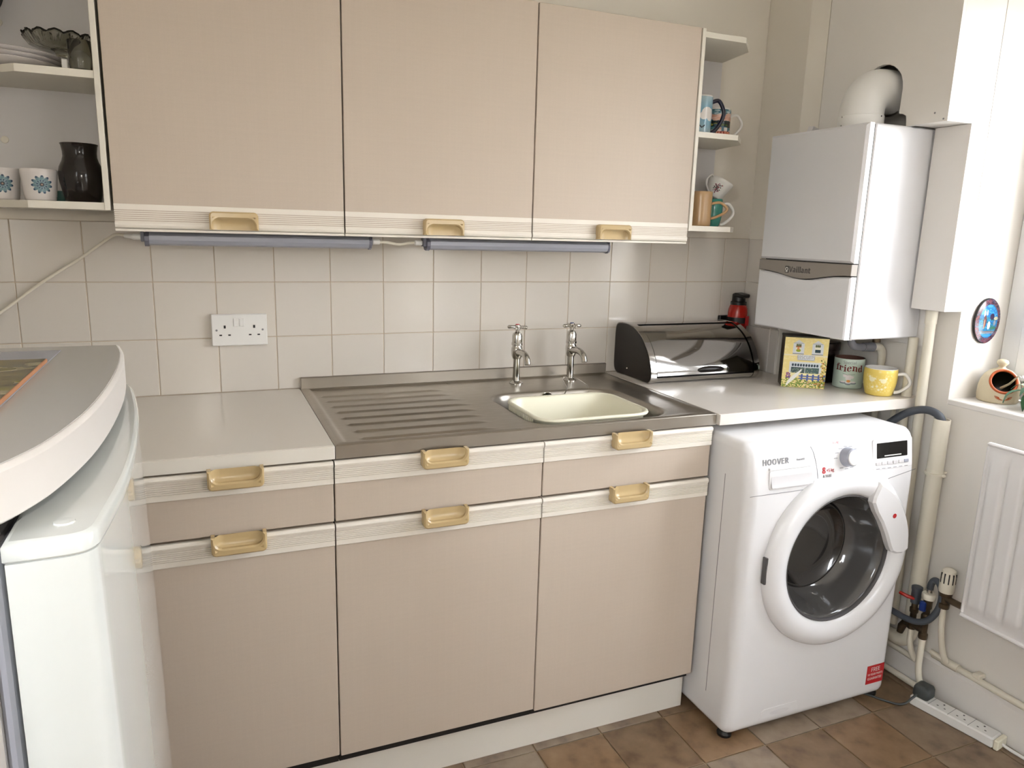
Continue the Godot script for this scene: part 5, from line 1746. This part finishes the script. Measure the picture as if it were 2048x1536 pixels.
func sill_things() -> void:
	var sy := 0.9052
	# stained-glass oval hanging on the reveal
	var im := new_img(160, 200, Color(0.20, 0.17, 0.24))
	var r := RandomNumberGenerator.new()
	r.seed = 14
	for k in 900:
		var a := r.randf() * TAU
		disc(im, Vector2(80 + cos(a) * r.randf_range(58, 78), 100 + sin(a) * r.randf_range(74, 98)), 3.5, 3, [Color(0.16, 0.13, 0.20), Color(0.36, 0.18, 0.26), Color(0.28, 0.30, 0.38), Color(0.42, 0.22, 0.24)][r.randi_range(0, 3)])
	disc(im, Vector2(80, 100), 58, 74, Color(0.10, 0.40, 0.62))
	for k in 260:
		var q := Vector2(80 + r.randf_range(-54, 54), r.randf_range(40, 160))
		if pow((q.x - 80) / 56, 2) + pow((q.y - 100) / 72, 2) < 0.9:
			disc(im, q, r.randf_range(3, 8), r.randf_range(2, 4), Color(0.07, 0.30, 0.55).lerp(Color(0.25, 0.62, 0.85), r.randf()) if q.y < 80 else Color(0.10, 0.28, 0.38).lerp(Color(0.22, 0.55, 0.60), r.randf()))
	for q in [[52, 66, 6, 14, Color(0.85, 0.88, 0.9)], [66, 62, 4, 12, Color(0.85, 0.88, 0.9)], [56, 100, 9, 28, Color(0.36, 0.22, 0.24)], [54, 112, 3, 22, Color(0.70, 0.52, 0.40)], [82, 118, 9, 18, Color(0.75, 0.80, 0.84)], [98, 80, 14, 14, Color(0.18, 0.14, 0.26)], [124, 88, 14, 8, Color(0.66, 0.66, 0.55)], [118, 108, 8, 12, Color(0.45, 0.50, 0.55)], [112, 130, 22, 7, Color(0.18, 0.40, 0.34)], [80, 146, 50, 3, Color(0.45, 0.38, 0.36)], [80, 152, 48, 2, Color(0.62, 0.55, 0.50)], [80, 162, 26, 7, Color(0.20, 0.52, 0.80)], [80, 34, 18, 6, Color(0.24, 0.55, 0.80)]]:
		disc(im, Vector2(q[0], q[1]), q[2], q[3], q[4])
	var pm := img_mat("plaque_print", im, 0.12)
	var o := thing("oval_plaque", "oval blue stained-glass plaque hanging on the window reveal", "plaque", V(2.524, 1.132, 0.703))
	var el := func(s: float, z: float) -> PackedVector3Array:
		var R := PackedVector3Array()
		for i in 56:
			var a := TAU * i / 56
			R.append(V(0.0545 * s * cos(a), 0.066 * s * sin(a), z))
		return R
	put(o, "rim", B().loft([el.call(1.0, 0.0), el.call(1.0, 0.004), el.call(0.96, 0.006), el.call(0.9, 0.0045)]), M.gap_dark, true)
	var f := B()
	f.sheet(40, 8, func(u: float, v: float) -> Vector3:
		var a := u * TAU
		return V(0.0525 * v * cos(a), 0.064 * v * sin(a), 0.0098 - 0.0035 * v * v), false)
	for i in f.p.size():
		f.uv[i] = Vector2(0.5 + f.p[i].x / 0.109, 0.5 - f.p[i].y / 0.132)
	put(o, "glass_picture", f, pm, true)
	# salt pig with a knob on top and a round mouth
	var c := V(2.540, sy, 0.762)
	var s := thing("salt_pig", "cream stoneware salt pig with a wide round mouth on the window sill", "salt pig", c)
	var face := deg_to_rad(-20.0)
	# mouth faces the room and slightly along the sill: direction in plan
	var dir := V(-0.62, 0.30, 0.72).normalized()
	var prof := [Vector2(0.0, 0.0), Vector2(0.049, 0.0), Vector2(0.052, 0.003), Vector2(0.0535, 0.02), Vector2(0.0525, 0.042), Vector2(0.049, 0.060), Vector2(0.041, 0.077), Vector2(0.028, 0.090), Vector2(0.012, 0.0965), Vector2(0.007, 0.100)]
	var mouth_c := V(0, 0.052, 0) + dir * 0.046
	var mb := B()
	var seg := 72
	mb.grp += 1
	var fine := []
	for i in prof.size() - 1:
		for k in 4: fine.append(prof[i].lerp(prof[i + 1], k / 4.0))
	fine.append(prof[-1])
	for i in fine.size() - 1:
		for k in seg:
			var a0 := TAU * k / seg; var a1 := TAU * (k + 1) / seg
			var q0 := V(fine[i].x * cos(a0), fine[i].y, fine[i].x * sin(a0)); var q1 := V(fine[i].x * cos(a1), fine[i].y, fine[i].x * sin(a1))
			var q2 := V(fine[i + 1].x * cos(a1), fine[i + 1].y, fine[i + 1].x * sin(a1)); var q3 := V(fine[i + 1].x * cos(a0), fine[i + 1].y, fine[i + 1].x * sin(a0))
			var mid := (q0 + q1 + q2 + q3) / 4
			var rel := mid - mouth_c
			if rel.dot(dir) > -0.03 and (rel - dir * rel.dot(dir)).length() < 0.0335:
				continue
			mb.tri(q0, q1, q2, 1); mb.tri(q0, q2, q3, 1)
	mb.fix(0)
	var body := put(s, "body", mb, M.stoneware, true)
	var inn := B()
	inn.lathe([Vector2(0.0, 0.003), Vector2(0.047, 0.004), Vector2(0.050, 0.04), Vector2(0.038, 0.075), Vector2(0.010, 0.092)], 40)
	inn.flip(0)
	var side := dir.cross(Vector3.UP).normalized()
	var upv := side.cross(dir).normalized()
	var ip := B()
	for i in range(0, inn.p.size(), 3):
		var m3 := (inn.p[i] + inn.p[i + 1] + inn.p[i + 2]) / 3
		var rel := m3 - mouth_c
		if rel.dot(dir) > -0.03 and (rel - dir * rel.dot(dir)).length() < 0.036: continue
		ip.tri(inn.p[i], inn.p[i + 1], inn.p[i + 2], 1)
	put(s, "hollow", ip, M.stoneware_dark, true)
	var mouth := []
	for k in 49:
		var a := TAU * k / 48
		mouth.append(mouth_c + dir * 0.0 + (side * cos(a) + upv * sin(a)) * 0.0335)
	# lay the lip on the wall of the pot
	for k in mouth.size():
		var q: Vector3 = mouth[k]
		var lo := 0.0; var hi := 0.08
		for it in 18:
			var md := (lo + hi) / 2
			var z: Vector3 = q - dir * md
			var rad := 0.0
			for i in prof.size() - 1:
				if z.y >= prof[i].y and z.y <= prof[i + 1].y and prof[i + 1].y > prof[i].y:
					rad = lerpf(prof[i].x, prof[i + 1].x, (z.y - prof[i].y) / (prof[i + 1].y - prof[i].y))
			if Vector2(z.x, z.z).length() > rad: lo = md
			else: hi = md
		mouth[k] = q - dir * lo
	var lip := B().tube(mouth, 0.0038, 10)
	put(s, "mouth_rim", lip, M.stoneware_orange, true)
	put(s, "knob", B().lathe([Vector2(0, 0.097), Vector2(0.010, 0.0975), Vector2(0.008, 0.102), Vector2(0.0115, 0.106), Vector2(0.0155, 0.112), Vector2(0.0135, 0.119), Vector2(0.006, 0.1225), Vector2(0, 0.123)], 28, 60), M.stoneware, true)
	# painted sun under the mouth
	var sun := B()
	for k in 13:
		var a := PI + PI * k / 12.0
		var cy := 0.0165
		var pa := []
		for q: float in [0.008, 0.0165]:
			var off: Vector2 = Vector2(cos(a), 0.55 * sin(a) + 0.3) * q * 1.35
			var ang: float = atan2(dir.z, dir.x) - off.x / 0.053
			pa.append(V(cos(ang) * 0.0538, cy + off.y, sin(ang) * 0.0538))
		sun.tube(pa, [0.0011, 0.0008], 6)
	put(s, "painted_sun", sun, M.stoneware_orange, true)
	var sp := thing("spoon", "small wooden spoon resting in the mouth of the salt pig", "spoon", c + V(0, 0.03, 0))
	var mp := mouth_c - V(0, 0.03, 0)
	put(sp, "spoon_handle", B().tube([mp - side * 0.030 + upv * 0.016 + dir * 0.004, mp - side * 0.012 - upv * 0.006 - dir * 0.002, mp + side * 0.004 - upv * 0.018 - dir * 0.02], [0.0022, 0.003, 0.0042], 10), M.wood_spoon, true)
	# plant pot with white flowers, mostly beyond the edge of the view
	var pc := V(2.540, sy, 0.880)
	var pp := thing("flower_plant", "white flowering plant in a cream pot at the right edge of the sill", "plant", pc)
	put(pp, "pot", B().lathe([Vector2(0, 0.004), Vector2(0.030, 0.004), Vector2(0.034, 0.010), Vector2(0.046, 0.060), Vector2(0.048, 0.066), Vector2(0.045, 0.066), Vector2(0.040, 0.05), Vector2(0, 0.045)], 40, 60), M.stoneware, true)
	put(pp, "pot_foot", B().lathe([Vector2(0, 0), Vector2(0.036, 0), Vector2(0.0375, 0.004), Vector2(0.036, 0.008), Vector2(0, 0.008)], 36), M.pot_foot, true)
	var leaf := func(b: MB, at: Vector3, tip: Vector3, wid: float, cup: float) -> void:
		var d := tip - at
		var sd := d.cross(Vector3.UP).normalized()
		var nu := sd.cross(d).normalized()
		b.sheet(8, 4, func(u: float, v: float) -> Vector3:
			var ww := sin(PI * pow(u, 0.8)) * wid
			var q := (v - 0.5) * 2.0
			return at + d * u + sd * q * ww + nu * (cup * sin(PI * u) - absf(q) * wid * -0.25), false)
	var rs := [[V(-0.036, 0.052, -0.028), V(-0.062, 0.010, -0.058), 0.013], [V(-0.02, 0.058, -0.02), V(-0.028, 0.046, -0.066), 0.006], [V(-0.03, 0.050, 0.004), V(-0.080, 0.002, 0.008), 0.016], [V(-0.03, 0.058, 0.0), V(-0.070, 0.040, -0.012), 0.012], [V(-0.02, 0.06, 0.03), V(-0.08, 0.03, 0.050), 0.018], [V(0.0, 0.06, -0.02), V(0.03, 0.055, -0.07), 0.012], [V(0.02, 0.06, 0.03), V(0.06, 0.05, 0.08), 0.018], [V(-0.01, 0.06, 0.03), V(-0.04, 0.065, 0.09), 0.016]]
	for k in rs.size():
		var lb := B()
		leaf.call(lb, rs[k][0], rs[k][1], rs[k][2], 0.012)
		put(pp, "leaf", lb, [M.leaf_pale, M.leaf_pale, M.leaf][k % 3], true)
	var stems := B()
	for q in [V(-0.034, 0.080, -0.010), V(-0.02, 0.10, 0.02), V(0.01, 0.12, 0.0), V(0.02, 0.10, 0.04)]:
		stems.tube([V(0, 0.045, 0), V(q.x * 0.4, 0.06, q.z * 0.4), q], 0.0016, 6)
	put(pp, "stems", stems, M.leaf, true)
	var blooms := [V(-0.034, 0.081, -0.012), V(-0.02, 0.102, 0.02), V(0.01, 0.122, 0.0), V(0.02, 0.102, 0.04)]
	for k in blooms.size():
		var fb := B()
		for n in 9:
			var a := TAU * n / 9.0 + k
			for ly in 2:
				var d2 := V(cos(a + ly * 0.35), 0.35 + ly * 0.7, sin(a + ly * 0.35)).normalized()
				leaf.call(fb, blooms[k], blooms[k] + d2 * (0.030 - ly * 0.006), 0.0095, -0.004)
		var fl := put(pp, "flower", fb, M.petal, true)
		put_mesh(fl, "flower_heart", B().lathe([Vector2(0, -0.004), Vector2(0.005, 0), Vector2(0, 0.006)], 10).mesh(), M.petal_heart, Transform3D(Basis(), blooms[k]))

# ---------------------------------------------------------------- pipework
func pipes() -> void:
	var c := thing("condensate_pipe", "grey plastic waste pipe under the boiler turning into a white down-pipe", "pipe", V(2.36, 0.9, 0.47))
	put(c, "grey_bend", B().tube(spl([V(2.255, 1.071, 0.475), V(2.257, 1.050, 0.475), V(2.268, 1.033, 0.475), V(2.292, 1.028, 0.474), V(2.315, 1.027, 0.474)], 6), 0.0112, 18), M.grey_pvc)
	put(c, "coupler", B().tube([V(2.312, 1.027, 0.474), V(2.335, 1.0265, 0.474), V(2.336, 1.0265, 0.474), V(2.353, 1.026, 0.474)], [0.0135, 0.0135, 0.0145, 0.0145], 20), M.grey_pvc)
	put(c, "white_elbow", B().tube(spl([V(2.352, 1.026, 0.474), V(2.375, 1.0255, 0.474), V(2.389, 1.018, 0.474), V(2.396, 1.003, 0.474), V(2.397, 0.975, 0.474)], 6), 0.0118, 18), M.cream_pipe)
	put(c, "down_pipe", B().tube([V(2.397, 0.98, 0.474), V(2.397, WT + 0.0005, 0.474)], 0.0105, 16), M.cream_pipe)
	put(c, "lower_run", B().tube([V(2.397, 0.8605, 0.474), V(2.397, 0.02, 0.474)], 0.0105, 16), M.cream_pipe)
	var a := thing("heating_pipe", "white painted vertical pipe passing through the end of the worktop", "pipe", V(2.386, 0.5, 0.588), "white vertical pipes by the boiler")
	put(a, "upper_length", B().tube([V(2.386, 1.071, 0.586), V(2.386, WT + 0.0006, 0.588)], 0.0142, 18), M.cream_pipe)
	put(a, "lower_length", B().tube([V(2.386, 0.8603, 0.588), V(2.386, 0.02, 0.588)], 0.0142, 18), M.cream_pipe)
	var b := thing("gas_pipe", "white painted vertical pipe running past the worktop end from boxing to floor", "pipe", V(2.384, 0.5, 0.642), "white vertical pipes by the boiler")
	put(b, "length", B().tube([V(2.384, 1.1598, 0.636), V(2.384, 0.17, 0.652)], 0.0142, 18), M.cream_pipe)
	put(b, "coupling", B().tube([V(2.384, 1.158, 0.636), V(2.384, 1.118, 0.6365)], 0.0165, 18), M.cream_pipe)
	var d := thing("thin_pipe", "thinner white pipe against the wall below the worktop behind the machine", "pipe", V(2.40, 0.5, 0.53))
	put(d, "length", B().tube([V(2.405, 0.8602, 0.535), V(2.405, 0.02, 0.535)], 0.008, 14), M.cream_pipe)
	# waste stand-pipe with the machine's grey hose hooked in
	var s := thing("stand_pipe", "open white waste stand-pipe on the wall beside the washing machine", "pipe", V(2.378, 0.1, 0.722))
	var sp := B().at(V(2.378, 0.20, 0.722))
	sp.lathe([Vector2(0.0195, 0), Vector2(0.0225, 0), Vector2(0.0225, 0.652), Vector2(0.0195, 0.652), Vector2(0.0195, 0)], 32)
	put(s, "pipe", sp, M.cream_pipe)
	put(s, "trap", B().tube(spl([V(2.378, 0.215, 0.722), V(2.378, 0.165, 0.718), V(2.378, 0.138, 0.695), V(2.378, 0.135, 0.66), V(2.378, 0.135, 0.60)], 6), 0.0215, 20), M.cream_pipe)
	var cl := B().at(V(2.378, 0.684, 0.722))
	cl.lathe([Vector2(0.0224, 0), Vector2(0.0275, 0.001), Vector2(0.0275, 0.007), Vector2(0.0224, 0.008), Vector2(0.0224, 0)], 32)
	cl.at(Vector3.ZERO)
	cl.box(V(2.398, 0.685, 0.714), V(2.4195, 0.691, 0.732), 0.001)
	cl.box(V(2.374, 0.684, 0.744), V(2.384, 0.692, 0.757), 0.002)
	put(s, "pipe_clip", cl, M.cream_pipe)
	var h := thing("drain_hose", "grey drain hose arching from behind the washing machine into the stand-pipe", "hose", V(2.36, 0.8, 0.64))
	var hp := spl([V(2.325, 0.70, 0.50), V(2.340, 0.77, 0.545), V(2.355, 0.825, 0.592), V(2.366, 0.857, 0.635), V(2.374, 0.868, 0.675), V(2.378, 0.860, 0.708), V(2.379, 0.838, 0.722), V(2.379, 0.79, 0.722)], 10)
	put(h, "hose_length", B().tube(hp, 0.0115, 18), M.hose_grey)

func valves() -> void:
	var x := 2.348
	# hot side: red lever
	var a := thing("hot_valve", "dull brass washing machine tap with a red lever beside the machine", "valve", V(x, 0.2, 0.745))
	var b := B().at(V(x, 0.208, 0.745))
	b.lathe([Vector2(0, 0), Vector2(0.012, 0), Vector2(0.0125, 0.012), Vector2(0.009, 0.016), Vector2(0.009, 0.05), Vector2(0.012, 0.054), Vector2(0.0125, 0.066), Vector2(0.009, 0.07), Vector2(0.009, 0.09), Vector2(0, 0.09)], 14)
	b.at(Vector3.ZERO)
	b.tube([V(x, 0.222, 0.722), V(x, 0.222, 0.785)], 0.011, 14)
	b.tube([V(x, 0.214, 0.722), V(x - 0.002, 0.20, 0.715), V(x - 0.004, 0.178, 0.712)], [0.011, 0.012, 0.009], 14)
	put(a, "brass_body", b, M.brass_dull)
	put(a, "threaded_cap", B().at(V(x, 0.292, 0.745)).lathe([Vector2(0, 0), Vector2(0.0135, 0), Vector2(0.0140, 0.004), Vector2(0.0140, 0.040), Vector2(0.0155, 0.043), Vector2(0.0155, 0.051), Vector2(0.012, 0.053), Vector2(0, 0.053)], 18), M.hose_grey)
	put(a, "lever", B().tube([V(x - 0.010, 0.308, 0.748), V(x - 0.022, 0.311, 0.735), V(x - 0.030, 0.315, 0.712)], [0.005, 0.0055, 0.005], 10), M.red_gloss)
	# cold side: blue lever and grey fill hose
	var c := thing("cold_valve", "washing machine tap with a blue lever and white collar by the skirting", "valve", V(x, 0.2, 0.785))
	var d := B().at(V(x, 0.196, 0.785))
	d.lathe([Vector2(0, 0), Vector2(0.012, 0), Vector2(0.0128, 0.004), Vector2(0.0128, 0.016), Vector2(0.0095, 0.020), Vector2(0.0095, 0.055), Vector2(0.013, 0.060), Vector2(0.013, 0.075), Vector2(0.009, 0.08), Vector2(0.009, 0.095), Vector2(0.0125, 0.10), Vector2(0.0125, 0.128), Vector2(0, 0.128)], 14)
	put(c, "brass_body", d, M.brass_dull)
	put(c, "lever", B().at(V(x - 0.013, 0.300, 0.780), V(0, 25, 6)).box(V(-0.006, -0.016, -0.009), V(0.006, 0.016, 0.009), 0.003), M.blue)
	put(c, "collar", B().at(V(x, 0.3245, 0.785)).lathe([Vector2(0, 0), Vector2(0.0185, 0), Vector2(0.0195, 0.003), Vector2(0.0195, 0.014), Vector2(0.017, 0.018), Vector2(0, 0.018)], 24), M.cream_pipe)
	put(c, "hose_nut", B().at(V(x, 0.3428, 0.785)).lathe([Vector2(0, 0), Vector2(0.008, 0), Vector2(0.0075, 0.020), Vector2(0, 0.020)], 14), M.chrome)
	var h := thing("fill_hose", "grey fill hose looping from the cold tap back behind the machine", "hose", V(x, 0.3, 0.80))
	put(h, "hose_length", B().tube(spl([V(x, 0.355, 0.785), V(x, 0.374, 0.787), V(x, 0.388, 0.797), V(x - 0.002, 0.382, 0.815), V(x - 0.004, 0.352, 0.827), V(x - 0.008, 0.310, 0.824), V(x - 0.016, 0.270, 0.806), V(x - 0.022, 0.250, 0.778), V(x - 0.026, 0.244, 0.745), V(x - 0.030, 0.246, 0.71), V(x - 0.034, 0.250, 0.66)], 8), 0.0093, 16), M.hose_grey)
	# white lagged feed pipes
	var p := thing("feed_pipe", "white feed pipe dropping from the hot tap towards the skirting, bent at the foot", "pipe", V(x, 0.1, 0.745), "white feed pipes below the washing machine taps")
	put(p, "length", B().tube(spl([V(x, 0.2075, 0.745), V(x, 0.17, 0.746), V(x + 0.004, 0.135, 0.753), V(x + 0.012, 0.112, 0.760), V(x + 0.020, 0.106, 0.752), V(x + 0.032, 0.100, 0.70), V(x + 0.034, 0.098, 0.60)], 7), 0.0085, 14), M.cream_pipe)
	var q := thing("feed_pipe", "white feed pipe dropping from the cold tap to the floor behind the grey plug", "pipe", V(x, 0.1, 0.785), "white feed pipes below the washing machine taps")
	put(q, "length", B().tube(spl([V(x, 0.1955, 0.785), V(x, 0.15, 0.785), V(x, 0.105, 0.786), V(x + 0.003, 0.070, 0.790), V(x + 0.008, 0.045, 0.797), V(x + 0.014, 0.022, 0.800)], 7), 0.0092, 14), M.cream_pipe)
	put(q, "floor_run", B().tube([V(2.388, 0.012, 0.81), V(2.388, 0.012, 0.55)], 0.0095, 12), M.cream_pipe)

func extension_lead() -> void:
	var o := thing("extension_lead", "white four-way extension lead lying on the floor along the skirting", "extension lead", V(2.352, 0.0, 0.915), "", 10.5)
	put(o, "block", B().box(V(-0.0265, 0.0005, -0.118), V(0.0265, 0.031, 0.112), 0.004), M.white_plastic, true)
	put(o, "block_end", B().box(V(-0.0262, 0.0008, 0.1125), V(0.0262, 0.0300, 0.126), 0.003), M.cream_plastic, true)
	for k in 4:
		var z := -0.092 + k * 0.055
		var s := B()
		s.box(V(0.0085, 0.0309, z - 0.002), V(0.0135, 0.0316, z + 0.002), 0.0)
		s.box(V(-0.0085, 0.0309, z - 0.0125), V(-0.0055, 0.0316, z - 0.0075), 0.0)
		s.box(V(-0.0085, 0.0309, z + 0.0075), V(-0.0055, 0.0316, z + 0.0125), 0.0)
		put(o, "socket_slots", s, M.ink_grey, true)
		if k > 0:
			put(o, "divider", B().box(V(-0.0262, 0.0308, z - 0.0285), V(0.0262, 0.0314, z - 0.0275), 0.0), M.ink_mid, true)
	var p := thing("plug", "dark grey moulded plug in the far end of the extension lead", "plug", V(2.338, 0.031, 0.822), "", 10.5)
	var rr := []
	for q in [[0.0, 0.0225, 0.0215], [0.006, 0.0245, 0.0235], [0.026, 0.0235, 0.0225], [0.034, 0.0205, 0.0195], [0.037, 0.014, 0.013]]:
		var R := PackedVector3Array()
		for v in rrect(q[1] * 2, q[2] * 2, q[2] * 0.38, 6): R.append(V(v.x, q[0], v.y))
		rr.append(R)
	put(p, "plug_body", B().loft(rr), M.plug_grey, true)
	put(p, "flex", B().tube(spl([V(-0.018, 0.010, -0.006), V(-0.034, -0.004, -0.014), V(-0.05, -0.024, -0.026), V(-0.075, -0.027, -0.05), V(-0.11, -0.027, -0.14)], 6), 0.0034, 10), M.plug_grey, true)
	var c := thing("lead_cable", "white cable running from the extension lead along the foot of the skirting", "cable", V(2.39, 0.006, 1.4))
	put(c, "flex", B().tube(spl([V(2.376, 0.013, 1.036), V(2.381, 0.008, 1.06), V(2.390, 0.0048, 1.12), V(2.396, 0.0048, 1.3), V(2.398, 0.0048, 2.2)], 8), 0.0044, 12), M.white_plastic)
